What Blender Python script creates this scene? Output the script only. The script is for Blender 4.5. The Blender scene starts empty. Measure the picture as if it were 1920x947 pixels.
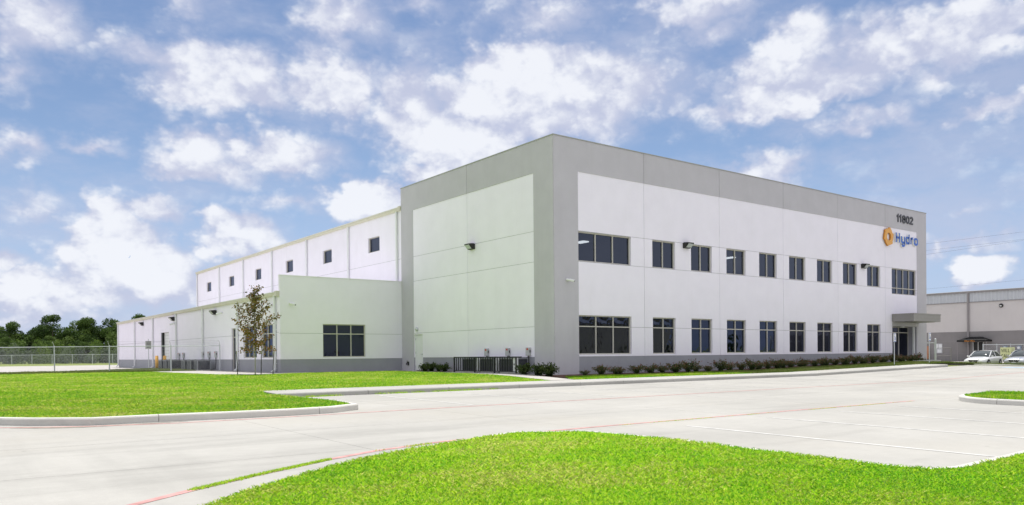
import bpy, bmesh, math, random
import numpy as np
from mathutils import Vector, Matrix
from mathutils.geometry import delaunay_2d_cdt

scene = bpy.context.scene
COL = scene.collection
R = math.radians
random.seed(11)
rng = np.random.default_rng(11)

# ------------------------------------------------------------------ camera
CAM = Vector((-24.7233, -29.3272, 0.9241))
YAW, PITCH, ROLL, FPX = -0.645615, -0.004412, -0.008892, 1462.506
r_ = Vector((math.cos(YAW), math.sin(YAW), 0))
f0 = Vector((-math.sin(YAW), math.cos(YAW), 0))
fw = f0 * math.cos(PITCH) + Vector((0, 0, 1)) * math.sin(PITCH)
up = -f0 * math.sin(PITCH) + Vector((0, 0, 1)) * math.cos(PITCH)
rc = r_ * math.cos(ROLL) + up * math.sin(ROLL)
uc = -r_ * math.sin(ROLL) + up * math.cos(ROLL)
cd = bpy.data.cameras.new("camera")
cam = bpy.data.objects.new("camera", cd)
COL.objects.link(cam)
m = Matrix((rc, uc, -fw)).transposed().to_4x4()
m.translation = CAM
cam.matrix_world = m
cd.sensor_fit = 'HORIZONTAL'
cd.sensor_width = 36.0
cd.lens = 36.0 * FPX / 1920
cd.shift_y = (671.4885 - 473.5) / 1920
cd.shift_x = 0.0
cd.clip_start = 0.1
cd.clip_end = 6000
scene.camera = cam

# ------------------------------------------------------------------ light
SUN_EL, SUN_AZ = R(73), R(35)          # azimuth measured from +Y towards +X
SUN_STRENGTH = 3.6
SKY_STRENGTH = 0.085
CLOUD = 0.74
EXPOSURE = 0.30
sdir = Vector((math.sin(SUN_AZ) * math.cos(SUN_EL), math.cos(SUN_AZ) * math.cos(SUN_EL), math.sin(SUN_EL)))
sl = bpy.data.lights.new("sun", 'SUN')
sl.energy = SUN_STRENGTH
sl.angle = R(0.6)
sl.color = (1.0, 0.968, 0.915)
so = bpy.data.objects.new("sun", sl)
so.rotation_euler = sdir.to_track_quat('Z', 'Y').to_euler()
so.location = (0, 0, 60)
COL.objects.link(so)
scene.view_settings.view_transform = 'Standard'
scene.view_settings.look = 'None'
scene.view_settings.exposure = EXPOSURE
scene.view_settings.gamma = 1.0

# ------------------------------------------------------------------ sky with clouds (by direction)
CLOUDS = [(0.093, 0.35, 0.046, 0.03, 0.8, 0.35), (0.075, 0.3, 0.022, 0.023, 0.6, 0.3), (0.243, 0.347, 0.108, 0.019, 0.75, 0.45), (0.283, 0.32, 0.08, 0.031, 1, 0.8), (0.332, 0.302, 0.063, 0.018, 0.7, 0.5), (0.414, 0.329, 0.066, 0.035, 0.9, 0.75), (0.44, 0.303, 0.04, 0.024, 0.7, 0.5), (0.438, 0.397, 0.049, 0.031, 0.9, 0.5), (0.086, 0.221, 0.033, 0.016, 0.7, 0.6), (0.15, 0.238, 0.024, 0.011, 0.6, 0.5), (0.259, 0.239, 0.042, 0.024, 0.9, 0.8), (0.3, 0.227, 0.043, 0.021, 0.7, 0.6), (0.356, 0.246, 0.07, 0.024, 0.85, 0.75), (0.224, 0.176, 0.04, 0.018, 0.75, 0.6), (0.168, 0.146, 0.036, 0.033, 1.1, 1), (0.187, 0.114, 0.056, 0.036, 1.2, 1), (0.223, 0.1, 0.046, 0.037, 1, 0.9), (0.141, 0.073, 0.059, 0.027, 0.9, 0.7), (0.092, 0.077, 0.046, 0.023, 0.9, 0.8), (0.071, 0.111, 0.017, 0.017, 0.8, 0.8), (0.305, 0.141, 0.037, 0.025, 1.05, 0.95), (0.465, 0.197, 0.047, 0.021, 1.1, 1), (0.516, 0.312, 0.047, 0.048, 0.8, 0.5), (0.533, 0.285, 0.061, 0.028, 0.9, 0.6), (0.587, 0.264, 0.068, 0.028, 1, 0.9), (0.539, 0.234, 0.041, 0.018, 0.9, 0.8), (0.653, 0.365, 0.055, 0.026, 1.1, 1), (0.621, 0.314, 0.082, 0.031, 1, 0.8), (0.731, 0.33, 0.133, 0.048, 1, 0.5), (0.683, 0.295, 0.108, 0.031, 0.9, 0.6), (0.704, 0.411, 0.081, 0.02, 0.6, 0.3), (0.541, 0.419, 0.054, 0.014, 0.5, 0.3), (0.266, 0.394, 0.036, 0.013, 0.5, 0.3), (0.871, 0.404, 0.058, 0.028, 0.8, 0.5), (0.909, 0.377, 0.038, 0.02, 0.6, 0.4), (0.996, 0.353, 0.036, 0.033, 0.95, 0.8), (1.014, 0.314, 0.102, 0.028, 0.9, 0.5), (1.002, 0.298, 0.081, 0.02, 0.9, 0.7), (0.928, 0.294, 0.098, 0.015, 0.6, 0.4), (1.116, 0.333, 0.102, 0.037, 0.9, 0.5), (1.169, 0.347, 0.087, 0.026, 1, 0.7), (1.194, 0.258, 0.053, 0.016, 0.7, 0.5), (1.06, 0.259, 0.067, 0.015, 0.6, 0.4), (0.964, 0.218, 0.048, 0.018, 0.7, 0.6), (1.19, 0.083, 0.022, 0.02, 1.15, 1), (1.178, 0.127, 0.054, 0.016, 0.7, 0.4), (1.173, 0.159, 0.035, 0.009, 0.4, 0.4), (0.374, 0.188, 0.038, 0.014, 0.45, 0.4), (0.096, 0.163, 0.041, 0.017, 0.4, 0.3), (0.251, 0.07, 0.072, 0.025, 0.6, 0.6), (0.104, 0.049, 0.106, 0.015, 0.5, 0.5)]


class NT:
    def __init__(self, tree):
        self.t = tree
        tree.nodes.clear()

    def n(self, typ, **kw):
        nd = self.t.nodes.new(typ)
        for k, v in kw.items():
            setattr(nd, k, v)
        return nd

    def l(self, a, b):
        self.t.links.new(a, b)

    def setin(self, nd, i, v):
        if isinstance(v, bpy.types.NodeSocket):
            self.l(v, nd.inputs[i])
        elif v is not None:
            nd.inputs[i].default_value = v

    def math(self, op, a, b=None, c=None, clamp=False):
        nd = self.n('ShaderNodeMath', operation=op, use_clamp=clamp)
        for i, v in enumerate((a, b, c)):
            self.setin(nd, i, v)
        return nd.outputs[0]

    def vmath(self, op, a, b=None, c=None, out=0):
        nd = self.n('ShaderNodeVectorMath', operation=op)
        for i, v in enumerate((a, b, c)):
            self.setin(nd, i, v)
        return nd.outputs[out]

    def mix(self, fac, a, b, mode='MIX'):
        nd = self.n('ShaderNodeMix', data_type='RGBA', blend_type=mode)
        self.setin(nd, 0, fac)
        self.setin(nd, 6, a)
        self.setin(nd, 7, b)
        return nd.outputs[2]

    def noise(self, vec, scale, detail=4, rough=0.55, dims='3D'):
        nd = self.n('ShaderNodeTexNoise', noise_dimensions=dims)
        if vec is not None:
            self.l(vec, nd.inputs['Vector'])
        nd.inputs['Scale'].default_value = scale
        nd.inputs['Detail'].default_value = detail
        nd.inputs['Roughness'].default_value = rough
        return nd

    def smooth(self, v, a, b, o0=0.0, o1=1.0, kind='SMOOTHSTEP'):
        nd = self.n('ShaderNodeMapRange', interpolation_type=kind)
        self.setin(nd, 0, v)
        nd.inputs[1].default_value = a
        self.setin(nd, 2, b)
        nd.inputs[3].default_value = o0
        nd.inputs[4].default_value = o1
        return nd.outputs[0]


def build_world():
    w = bpy.data.worlds.new("World")
    scene.world = w
    w.use_nodes = True
    t = NT(w.node_tree)
    out = t.n('ShaderNodeOutputWorld')
    sky = t.n('ShaderNodeTexSky', sky_type='NISHITA')
    sky.sun_disc = False
    sky.sun_elevation = SUN_EL
    sky.sun_rotation = SUN_AZ
    sky.air_density = 1.0
    sky.dust_density = 0.6
    sky.ozone_density = 1.2
    bg = t.n('ShaderNodeBackground')
    bg.inputs[1].default_value = SKY_STRENGTH
    tc = t.n('ShaderNodeTexCoord')
    D = tc.outputs['Generated']
    sep = t.n('ShaderNodeSeparateXYZ')
    t.l(D, sep.inputs[0])
    az = t.math('ARCTAN2', sep.outputs[0], sep.outputs[1])
    el = t.math('ARCSINE', sep.outputs[2])
    cmb = t.n('ShaderNodeCombineXYZ')
    t.l(az, cmb.inputs[0])
    t.l(el, cmb.inputs[1])
    P = cmb.outputs[0]
    # warp the cloud outlines
    sq = t.vmath('MULTIPLY', D, (1.0, 1.0, 1.35))
    nw = t.noise(sq, 10, 2, 0.5)
    nw2 = t.noise(sq, 30, 3, 0.6)
    wv = t.vmath('SUBTRACT', nw.outputs['Color'], (0.5, 0.5, 0.5))
    wv = t.vmath('MULTIPLY', wv, (0.10, 0.07, 0))
    wv2 = t.vmath('MULTIPLY', t.vmath('SUBTRACT', nw2.outputs['Color'], (0.5, 0.5, 0.5)), (0.05, 0.045, 0))
    Pw = t.vmath('ADD', t.vmath('ADD', P, wv), wv2)
    acc = None
    bri = None
    for (a, e, ra, re, s, b) in CLOUDS:
        ra *= 1.55
        re *= 1.55
        q = t.vmath('MULTIPLY_ADD', Pw, (1 / ra, 1 / re, 0), (-a / ra, -e / re, 0))
        L = t.vmath('LENGTH', q, out=1)
        v = t.math('MULTIPLY_ADD', L, -s, s)
        bb = t.math('MULTIPLY', t.math('MAXIMUM', v, 0.0), b)
        acc = v if acc is None else t.math('SMOOTH_MAX', acc, v, 0.15)
        bri = bb if bri is None else t.math('MAXIMUM', bri, bb)
    # broken cloud outside the view, made fuller and brighter to lift the wall light
    big = t.noise(sq, 3.2, 4, 0.55)
    outm = t.math('MAXIMUM', t.smooth(t.math('ABSOLUTE', t.math('SUBTRACT', az, 0.65)), 0.62, 0.85), t.smooth(el, 0.42, 0.6))
    outv = t.math('MULTIPLY', t.math('MULTIPLY', t.smooth(big.outputs['Fac'], 0.24, 0.52, 0, 1.0, 'LINEAR'), outm), t.smooth(el, 0.0, 0.12))
    acc = t.math('MAXIMUM', t.math('ADD', acc, 0.20), t.math('SUBTRACT', outv, 0.02))
    bri = t.math('MAXIMUM', bri, t.math('MULTIPLY', outv, 0.95))
    # fine structure: fractal wisps and rounded puffs
    fb = t.noise(sq, 15, 7, 0.58)
    fbs = t.math('SUBTRACT', fb.outputs['Fac'], 0.5)
    vsrc = t.vmath('ADD', sq, t.vmath('MULTIPLY', t.vmath('SUBTRACT', nw2.outputs['Color'], (0.5, 0.5, 0.5)), (0.05, 0.05, 0.05)))
    puff = None
    for sc_, wt in ((26, 0.62), (66, 0.38)):
        vo = t.n('ShaderNodeTexVoronoi', feature='F1')
        t.l(vsrc, vo.inputs['Vector'])
        vo.inputs['Scale'].default_value = sc_
        pv = t.math('MULTIPLY', vo.outputs['Distance'], wt)
        puff = pv if puff is None else t.math('ADD', puff, pv)
    puff = t.math('SUBTRACT', 0.45, puff)                 # + at the middle of a puff
    dens = t.math('MULTIPLY_ADD', fbs, 0.85, acc)
    dens = t.math('MULTIPLY_ADD', puff, 0.34, dens)
    cov = t.smooth(dens, 0.0, t.math('MULTIPLY_ADD', bri, -0.85, 1.0))
    cov = t.math('MULTIPLY', cov, t.smooth(acc, -0.35, 0.15))
    # thin lavender veil around the clouds
    veil_n = t.noise(t.vmath('MULTIPLY', D, (1.0, 1.0, 2.5)), 6, 5, 0.62)
    veil = t.math('MULTIPLY', t.smooth(veil_n.outputs['Fac'], 0.38, 0.72), t.smooth(acc, -1.2, 0.3, 0.08, 0.55))
    cov = t.math('MAXIMUM', cov, veil)
    cov = t.math('MULTIPLY', cov, 0.95)
    # cloud brightness: white where dense and lit, grey lavender where thin or below
    up_n = t.noise(t.vmath('ADD', sq, (0, 0, 0.025)), 15, 3, 0.58)
    relief = t.math('SUBTRACT', fb.outputs['Fac'], up_n.outputs['Fac'])
    lit = t.math('MULTIPLY_ADD', bri, 1.05, t.math('MULTIPLY', fbs, 0.9))
    lit = t.math('MULTIPLY_ADD', relief, 1.6, lit)
    lit = t.math('MULTIPLY_ADD', puff, 0.7, lit)
    lit = t.smooth(lit, -0.05, 0.72)
    ccol = t.mix(lit, (0.62, 0.66, 0.84, 1), (1.0, 1.02, 1.08, 1))
    cb = t.n('ShaderNodeBackground')
    cb.inputs[1].default_value = CLOUD
    t.l(ccol, cb.inputs[0])
    # pale air near the horizon
    hz = t.smooth(el, -0.02, 0.30, 1.0, 0.0)
    tint = t.mix(1.0, sky.outputs[0], (0.96, 0.985, 1.06, 1), 'MULTIPLY')
    pale = t.mix(t.math('MULTIPLY', hz, 0.7), tint, (4.3, 5.5, 8.6, 1))
    t.l(pale, bg.inputs[0])
    mx = t.n('ShaderNodeMixShader')
    t.l(cov, mx.inputs[0])
    t.l(bg.outputs[0], mx.inputs[1])
    t.l(cb.outputs[0], mx.inputs[2])
    t.l(mx.outputs[0], out.inputs[0])


build_world()

# ------------------------------------------------------------------ materials
MATS = {}


def mat(name, col, rough=0.7, var=0.06, vscale=3.0, bump=0.0, bscale=60.0, metal=0.0, spec=0.4, emit=None, estr=0.0, stain=0.0, coat=0.0):
    if name in MATS:
        return MATS[name]
    mt = bpy.data.materials.new(name)
    mt.use_nodes = True
    t = NT(mt.node_tree)
    o = t.n('ShaderNodeOutputMaterial')
    b = t.n('ShaderNodeBsdfPrincipled')
    t.l(b.outputs[0], o.inputs[0])
    tc = t.n('ShaderNodeTexCoord')
    V = tc.outputs['Object']
    c = (*col, 1)
    n1 = t.noise(V, vscale, 6, 0.6)
    fac = t.smooth(n1.outputs['Fac'], 0.3, 0.7, 1 - var, 1 + var, 'LINEAR')
    cc = t.vmath('MULTIPLY', c[:3], None)
    nd = cc.node
    t.l(fac, nd.inputs[1])
    colr = cc
    if 'wall' in name:
        oi = t.n('ShaderNodeObjectInfo')
        tone = t.smooth(oi.outputs['Random'], 0.0, 1.0, 0.972, 1.012, 'LINEAR')
        colr = cc = t.vmath('SCALE', cc)
        t.l(tone, cc.node.inputs['Scale'])
    if stain:
        n2 = t.noise(t.vmath('MULTIPLY', V, (1, 1, 0.12)), 1.3, 7, 0.7)
        s = t.smooth(n2.outputs['Fac'], 0.5, 0.72, 0, stain)
        colr = t.mix(s, cc, (col[0] * .55, col[1] * .53, col[2] * .5, 1))
    t.l(colr, b.inputs['Base Color'])
    b.inputs['Roughness'].default_value = rough
    b.inputs['Metallic'].default_value = metal
    b.inputs['Specular IOR Level'].default_value = spec
    b.inputs['Coat Weight'].default_value = coat
    if emit:
        b.inputs['Emission Color'].default_value = (*emit, 1)
        b.inputs['Emission Strength'].default_value = estr
    if bump:
        n3 = t.noise(V, bscale, 4, 0.6)
        bp = t.n('ShaderNodeBump')
        bp.inputs['Strength'].default_value = bump
        bp.inputs['Distance'].default_value = 0.02
        t.l(n3.outputs['Fac'], bp.inputs['Height'])
        t.l(bp.outputs[0], b.inputs['Normal'])
    MATS[name] = mt
    return mt


M_WHITE = mat('white_wall_paint', (0.89, 0.848, 0.95), 0.8, 0.025, 0.8, 0.25, 45, stain=0.05)
M_GREY = mat('grey_wall_paint', (0.52, 0.50, 0.545), 0.8, 0.04, 0.9, 0.3, 45, stain=0.08)
M_BASE = mat('dark_grey_wall_paint', (0.32, 0.32, 0.36), 0.8, 0.05, 1.2, 0.3, 45, stain=0.12)
M_JOINT = mat('joint_sealant', (0.42, 0.42, 0.44), 0.9, 0.05)
M_FRAME = mat('champagne_window_frame', (0.52, 0.49, 0.45), 0.45, 0.03, spec=0.5)
M_TRIM = mat('beige_gutter_metal', (0.62, 0.585, 0.49), 0.45, 0.05, 2.0, spec=0.5)
M_ROOF = mat('white_roof_metal', (0.72, 0.72, 0.71), 0.5, 0.05)
M_PIPE = mat('white_downspout_paint', (0.78, 0.785, 0.80), 0.5, 0.03)
M_DOOR = mat('white_door_paint', (0.82, 0.82, 0.83), 0.4, 0.02)
M_INT = mat('interior_paint', (0.30, 0.30, 0.31), 0.9, 0.05)
M_DARKINT = mat('interior_dark', (0.17, 0.165, 0.16), 0.9, 0.05)
M_LAMP = mat('lit_ceiling_panel', (0.9, 0.9, 0.85), 0.5, 0.0, emit=(1.0, 0.98, 0.9), estr=3.6)
M_CAN = mat('taupe_canopy_metal', (0.30, 0.285, 0.275), 0.45, 0.05, 2.0, spec=0.5)
M_BRONZE = mat('black_bronze_metal', (0.02, 0.019, 0.018), 0.4, 0.1)
M_LENS = mat('light_lens_glass', (0.55, 0.57, 0.6), 0.15, 0.1, 20, spec=0.8)
M_PLASTIC = mat('white_plastic', (0.8, 0.8, 0.8), 0.35, 0.02)
M_BLACK = mat('black_metal', (0.012, 0.012, 0.014), 0.45, 0.1)
M_ACG = mat('condenser_grey', (0.24, 0.245, 0.265), 0.5, 0.06)
M_ACD = mat('condenser_louvre_dark', (0.035, 0.036, 0.045), 0.5, 0.1)
M_BOX = mat('disconnect_box_grey', (0.50, 0.50, 0.51), 0.5, 0.06)
M_RED = mat('red_label', (0.55, 0.03, 0.03), 0.5, 0.05)
M_YEL = mat('bollard_yellow', (0.80, 0.42, 0.06), 0.5, 0.06)
M_GALV = mat('galvanised_steel', (0.55, 0.57, 0.60), 0.4, 0.08, 8, metal=0.35)
M_SIGNB = mat('sign_back_grey', (0.42, 0.42, 0.41), 0.5, 0.06)
M_NUM = mat('dark_grey_numerals', (0.06, 0.06, 0.075), 0.5, 0.04)
M_BLUE = mat('blue_letter_face', (0.02, 0.11, 0.50), 0.3, 0.03)
M_WSIDE = mat('white_letter_side', (0.82, 0.83, 0.82), 0.4, 0.02)
M_ORANGE = mat('orange_sign_face', (0.75, 0.36, 0.06), 0.35, 0.03)
M_ORSIDE = mat('orange_sign_side', (0.60, 0.24, 0.03), 0.4, 0.03)
M_HCBLUE = mat('sign_blue', (0.02, 0.09, 0.42), 0.5, 0.02)
M_REDLINE = mat('red_line_paint', (0.50, 0.26, 0.245), 0.8, 0.3, 5.0)
M_WLINE = mat('white_line_paint', (0.535, 0.53, 0.51), 0.8, 0.2, 5.0)
M_BLUELINE = mat('blue_line_paint', (0.33, 0.42, 0.50), 0.8, 0.2, 3.0)
M_MULCH = mat('red_mulch', (0.10, 0.045, 0.03), 0.95, 0.5, 14, 1.0, 30)
M_BARK = mat('bark', (0.16, 0.13, 0.10), 0.9, 0.25, 9, 0.6, 30)
M_PBARK = mat('pale_bark', (0.36, 0.33, 0.29), 0.9, 0.2, 9, 0.4, 30)
M_WIRE = mat('black_wire', (0.05, 0.05, 0.055), 0.6, 0.05)
M_NWALL = mat('warm_grey_wall', (0.58, 0.545, 0.55), 0.85, 0.03, 0.6, 0.3, 30, stain=0.06)
M_NBASE = mat('taupe_wall_base', (0.24, 0.225, 0.23), 0.85, 0.05, 0.8, 0.3, 30, stain=0.1)
M_NBAND = mat('blue_grey_corrugated_metal', (0.50, 0.515, 0.56), 0.45, 0.04, 1.0, spec=0.5)
M_NTRIM = mat('taupe_trim_metal', (0.26, 0.24, 0.25), 0.45, 0.05)
M_AWN = mat('black_awning_fabric', (0.008, 0.008, 0.009), 0.8, 0.1)
M_OLET = mat('orange_lettering', (0.80, 0.30, 0.04), 0.6, 0.03)
M_YSIGN = mat('pale_yellow_sign', (0.75, 0.76, 0.42), 0.6, 0.03)
M_BLK = mat('black_lettering', (0.02, 0.02, 0.02), 0.6, 0.02)
M_RUST = mat('rust_orange_panel', (0.42, 0.20, 0.12), 0.8, 0.15)
M_CARW = mat('white_car_paint', (0.80, 0.80, 0.81), 0.25, 0.01, coat=1.0)
M_CARS = mat('silver_car_paint', (0.52, 0.53, 0.56), 0.28, 0.02, coat=1.0, metal=0.3)
M_TYRE = mat('tyre_rubber', (0.015, 0.015, 0.016), 0.85, 0.1)
M_RIM = mat('alloy_rim', (0.45, 0.45, 0.47), 0.3, 0.05, metal=0.8)
M_CGLASS = mat('car_glass', (0.03, 0.04, 0.045), 0.05, 0.0, spec=1.0)
M_HEAD = mat('headlight_lens', (0.45, 0.46, 0.5), 0.08, 0.05, spec=1.0)
M_TAN = mat('tan_wall', (0.55, 0.50, 0.43), 0.85, 0.05, 0.6, 0.2, 30)
M_WOOD = mat('utility_pole_wood', (0.12, 0.09, 0.07), 0.9, 0.2, 6)
M_PAPER = mat('paper_white', (0.75, 0.76, 0.78), 0.7, 0.08, 8)


def concrete_mat(name, col, streak=0.16):
    mt = bpy.data.materials.new(name)
    mt.use_nodes = True
    t = NT(mt.node_tree)
    o = t.n('ShaderNodeOutputMaterial')
    b = t.n('ShaderNodeBsdfPrincipled')
    t.l(b.outputs[0], o.inputs[0])
    g = t.n('ShaderNodeNewGeometry')
    V = g.outputs['Position']
    n1 = t.noise(V, 0.35, 7, 0.62)
    n2 = t.noise(V, 5.0, 5, 0.7)
    n3 = t.noise(t.vmath('MULTIPLY', V, (0.12, 0.9, 1)), 1.0, 6, 0.65)
    n4 = t.noise(V, 60, 3, 0.7)
    f = t.smooth(n1.outputs['Fac'], 0.3, 0.7, 0.92, 1.05, 'LINEAR')
    f = t.math('MULTIPLY', f, t.smooth(n2.outputs['Fac'], 0.3, 0.7, 0.96, 1.03, 'LINEAR'))
    f = t.math('MULTIPLY', f, t.smooth(n4.outputs['Fac'], 0.3, 0.7, 0.95, 1.04, 'LINEAR'))
    f = t.math('MULTIPLY', f, t.smooth(n3.outputs['Fac'], 0.52, 0.72, 1.0, 1.0 - streak))
    n5 = t.noise(t.vmath('MULTIPLY', V, (0.9, 0.10, 1)), 0.8, 5, 0.6)
    f = t.math('MULTIPLY', f, t.smooth(n5.outputs['Fac'], 0.55, 0.75, 1.0, 0.91))
    n6 = t.noise(V, 0.11, 5, 0.65)
    f = t.math('MULTIPLY', f, t.smooth(n6.outputs['Fac'], 0.35, 0.65, 0.90, 1.05, 'LINEAR'))
    # small dark spots and tyre scuffs
    vor = t.n('ShaderNodeTexVoronoi')
    t.l(V, vor.inputs['Vector'])
    vor.inputs['Scale'].default_value = 0.9
    f = t.math('MULTIPLY', f, t.smooth(vor.outputs['Distance'], 0.015, 0.04, 0.72, 1.0))
    cc = t.vmath('MULTIPLY', col, None)
    t.l(f, cc.node.inputs[1])
    warm = t.smooth(t.noise(V, 0.18, 4, 0.6).outputs['Fac'], 0.5, 0.72, 0, 0.25)
    c2 = t.mix(warm, cc, (col[0] * .98, col[1] * .93, col[2] * .84, 1))
    t.l(c2, b.inputs['Base Color'])
    b.inputs['Roughness'].default_value = 0.88
    b.inputs['Specular IOR Level'].default_value = 0.25
    bp = t.n('ShaderNodeBump')
    bp.inputs['Strength'].default_value = 0.25
    bp.inputs['Distance'].default_value = 0.01
    t.l(n4.outputs['Fac'], bp.inputs['Height'])
    t.l(bp.outputs[0], b.inputs['Normal'])
    MATS[name] = mt
    return mt


M_LOT = concrete_mat('lot_concrete', (0.405, 0.395, 0.368), 0.13)
M_KERB = concrete_mat('kerb_concrete', (0.62, 0.605, 0.57), 0.2)
M_WALK = concrete_mat('walk_concrete', (0.43, 0.42, 0.395), 0.12)
M_YARD = concrete_mat('yard_concrete', (0.46, 0.435, 0.41), 0.1)
M_ROAD = mat('asphalt', (0.05, 0.05, 0.052), 0.9, 0.2, 2.0, 0.3, 60)


def soil_mat(name, a, b_, scale=1.2):
    mt = bpy.data.materials.new(name)
    mt.use_nodes = True
    t = NT(mt.node_tree)
    o = t.n('ShaderNodeOutputMaterial')
    b = t.n('ShaderNodeBsdfPrincipled')
    t.l(b.outputs[0], o.inputs[0])
    g = t.n('ShaderNodeNewGeometry')
    n1 = t.noise(g.outputs['Position'], scale, 8, 0.7)
    n2 = t.noise(g.outputs['Position'], scale * 14, 6, 0.75)
    f = t.math('ADD', t.math('MULTIPLY', n1.outputs['Fac'], 0.5), t.math('MULTIPLY', n2.outputs['Fac'], 0.5))
    c = t.mix(t.smooth(f, 0.38, 0.62), (*a, 1), (*b_, 1))
    t.l(c, b.inputs['Base Color'])
    b.inputs['Roughness'].default_value = 0.95
    b.inputs['Specular IOR Level'].default_value = 0.1
    bp = t.n('ShaderNodeBump')
    bp.inputs['Strength'].default_value = 1.0
    bp.inputs['Distance'].default_value = 0.05
    t.l(n2.outputs['Fac'], bp.inputs['Height'])
    t.l(bp.outputs[0], b.inputs['Normal'])
    MATS[name] = mt
    return mt


M_SOIL = soil_mat('lawn_soil', (0.15, 0.35, 0.012), (0.30, 0.46, 0.02))
M_FSOIL = soil_mat('front_lawn_soil', (0.22, 0.46, 0.014), (0.40, 0.58, 0.026))
M_FIELD = soil_mat('field_grass', (0.16, 0.20, 0.06), (0.24, 0.27, 0.09), 0.6)


def leaf_mat(name, cols, trans=0.35, rough=0.6, up=0.0):
    """leaf colour picked from a ramp by the per-leaf 'hue' attribute"""
    mt = bpy.data.materials.new(name)
    mt.use_nodes = True
    t = NT(mt.node_tree)
    o = t.n('ShaderNodeOutputMaterial')
    b = t.n('ShaderNodeBsdfPrincipled')
    at = t.n('ShaderNodeAttribute', attribute_name='hue')
    rmp = t.n('ShaderNodeValToRGB')
    e = rmp.color_ramp.elements
    while len(e) < len(cols):
        e.new(0.5)
    for i, c in enumerate(cols):
        e[i].position = i / (len(cols) - 1)
        e[i].color = (*c, 1)
    t.l(at.outputs['Fac'], rmp.inputs[0])
    t.l(rmp.outputs[0], b.inputs['Base Color'])
    b.inputs['Roughness'].default_value = rough
    b.inputs['Specular IOR Level'].default_value = 0.2
    tr = t.n('ShaderNodeBsdfTranslucent')
    t.l(rmp.outputs[0], tr.inputs[0])
    if up:                       # turf: soft normals that lean to the sky, as short lawn reads
        g = t.n('ShaderNodeNewGeometry')
        nn = t.vmath('NORMALIZE', t.vmath('ADD', t.vmath('SCALE', g.outputs['Normal']), (0, 0, up)))
        sc = [q for q in t.t.nodes if q.type == 'VECT_MATH' and q.operation == 'SCALE'][0]
        sc.inputs['Scale'].default_value = 1 - up
        t.l(nn, b.inputs['Normal'])
    mx = t.n('ShaderNodeMixShader')
    mx.inputs[0].default_value = trans
    t.l(b.outputs[0], mx.inputs[1])
    t.l(tr.outputs[0], mx.inputs[2])
    t.l(mx.outputs[0], o.inputs[0])
    MATS[name] = mt
    return mt


M_GRASS = leaf_mat('grass_blades', [(0.13, 0.42, 0.008), (0.30, 0.63, 0.014), (0.46, 0.68, 0.03), (0.66, 0.70, 0.18)], 0.45, up=0.9)
M_LAWN = leaf_mat('lawn_blades', [(0.10, 0.32, 0.010), (0.24, 0.48, 0.016), (0.38, 0.54, 0.026), (0.58, 0.60, 0.16)], 0.45, up=0.9)
M_OLIVE = leaf_mat('olive_grass_blades', [(0.08, 0.13, 0.015), (0.14, 0.20, 0.03), (0.20, 0.25, 0.05), (0.26, 0.27, 0.10)], 0.35, up=0.6)
M_TREE = leaf_mat('dark_green_leaves', [(0.025, 0.05, 0.012), (0.06, 0.11, 0.022), (0.10, 0.16, 0.034), (0.16, 0.22, 0.05)], 0.3)
M_BUSH = leaf_mat('grey_green_leaves', [(0.05, 0.075, 0.045), (0.09, 0.125, 0.07), (0.13, 0.17, 0.09), (0.17, 0.21, 0.11)], 0.3)
M_LIME = leaf_mat('light_green_leaves', [(0.06, 0.11, 0.02), (0.10, 0.17, 0.03), (0.15, 0.22, 0.04), (0.19, 0.26, 0.05)], 0.3)
M_YOUNG = leaf_mat('bronze_green_leaves', [(0.06, 0.06, 0.016), (0.14, 0.115, 0.025), (0.25, 0.155, 0.045), (0.33, 0.15, 0.06)], 0.3)
M_SHRUB = leaf_mat('red_tipped_leaves', [(0.035, 0.06, 0.02), (0.085, 0.125, 0.034), (0.15, 0.12, 0.055), (0.30, 0.11, 0.095)], 0.35)
M_GSHRUB = leaf_mat('dark_green_shrub_leaves', [(0.012, 0.03, 0.008), (0.03, 0.055, 0.012), (0.06, 0.09, 0.02), (0.12, 0.15, 0.04)], 0.25)
M_FLOWER = mat('pink_flower', (0.55, 0.06, 0.12), 0.6, 0.1)


def glass_mat(name, tint=(0.15, 0.165, 0.19), refl=(0.58, 0.66, 0.90), ior=1.8, wavy=0.10):
    mt = bpy.data.materials.new(name)
    mt.use_nodes = True
    t = NT(mt.node_tree)
    o = t.n('ShaderNodeOutputMaterial')
    tr = t.n('ShaderNodeBsdfTransparent')
    tr.inputs[0].default_value = (*tint, 1)
    gl = t.n('ShaderNodeBsdfGlossy')
    gl.inputs[0].default_value = (*refl, 1)
    gl.inputs['Roughness'].default_value = 0.01
    fr = t.n('ShaderNodeFresnel')
    fr.inputs[0].default_value = ior
    tc = t.n('ShaderNodeTexCoord')
    nz = t.noise(tc.outputs['Object'], 1.4, 2, 0.5)
    bp = t.n('ShaderNodeBump')
    bp.inputs['Strength'].default_value = wavy
    bp.inputs['Distance'].default_value = 0.1
    t.l(nz.outputs['Fac'], bp.inputs['Height'])
    t.l(bp.outputs[0], gl.inputs['Normal'])
    mx = t.n('ShaderNodeMixShader')
    t.l(fr.outputs[0], mx.inputs[0])
    t.l(tr.outputs[0], mx.inputs[1])
    t.l(gl.outputs[0], mx.inputs[2])
    t.l(mx.outputs[0], o.inputs[0])
    MATS[name] = mt
    return mt


M_GLASS = glass_mat('tinted_window_glass')


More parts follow.
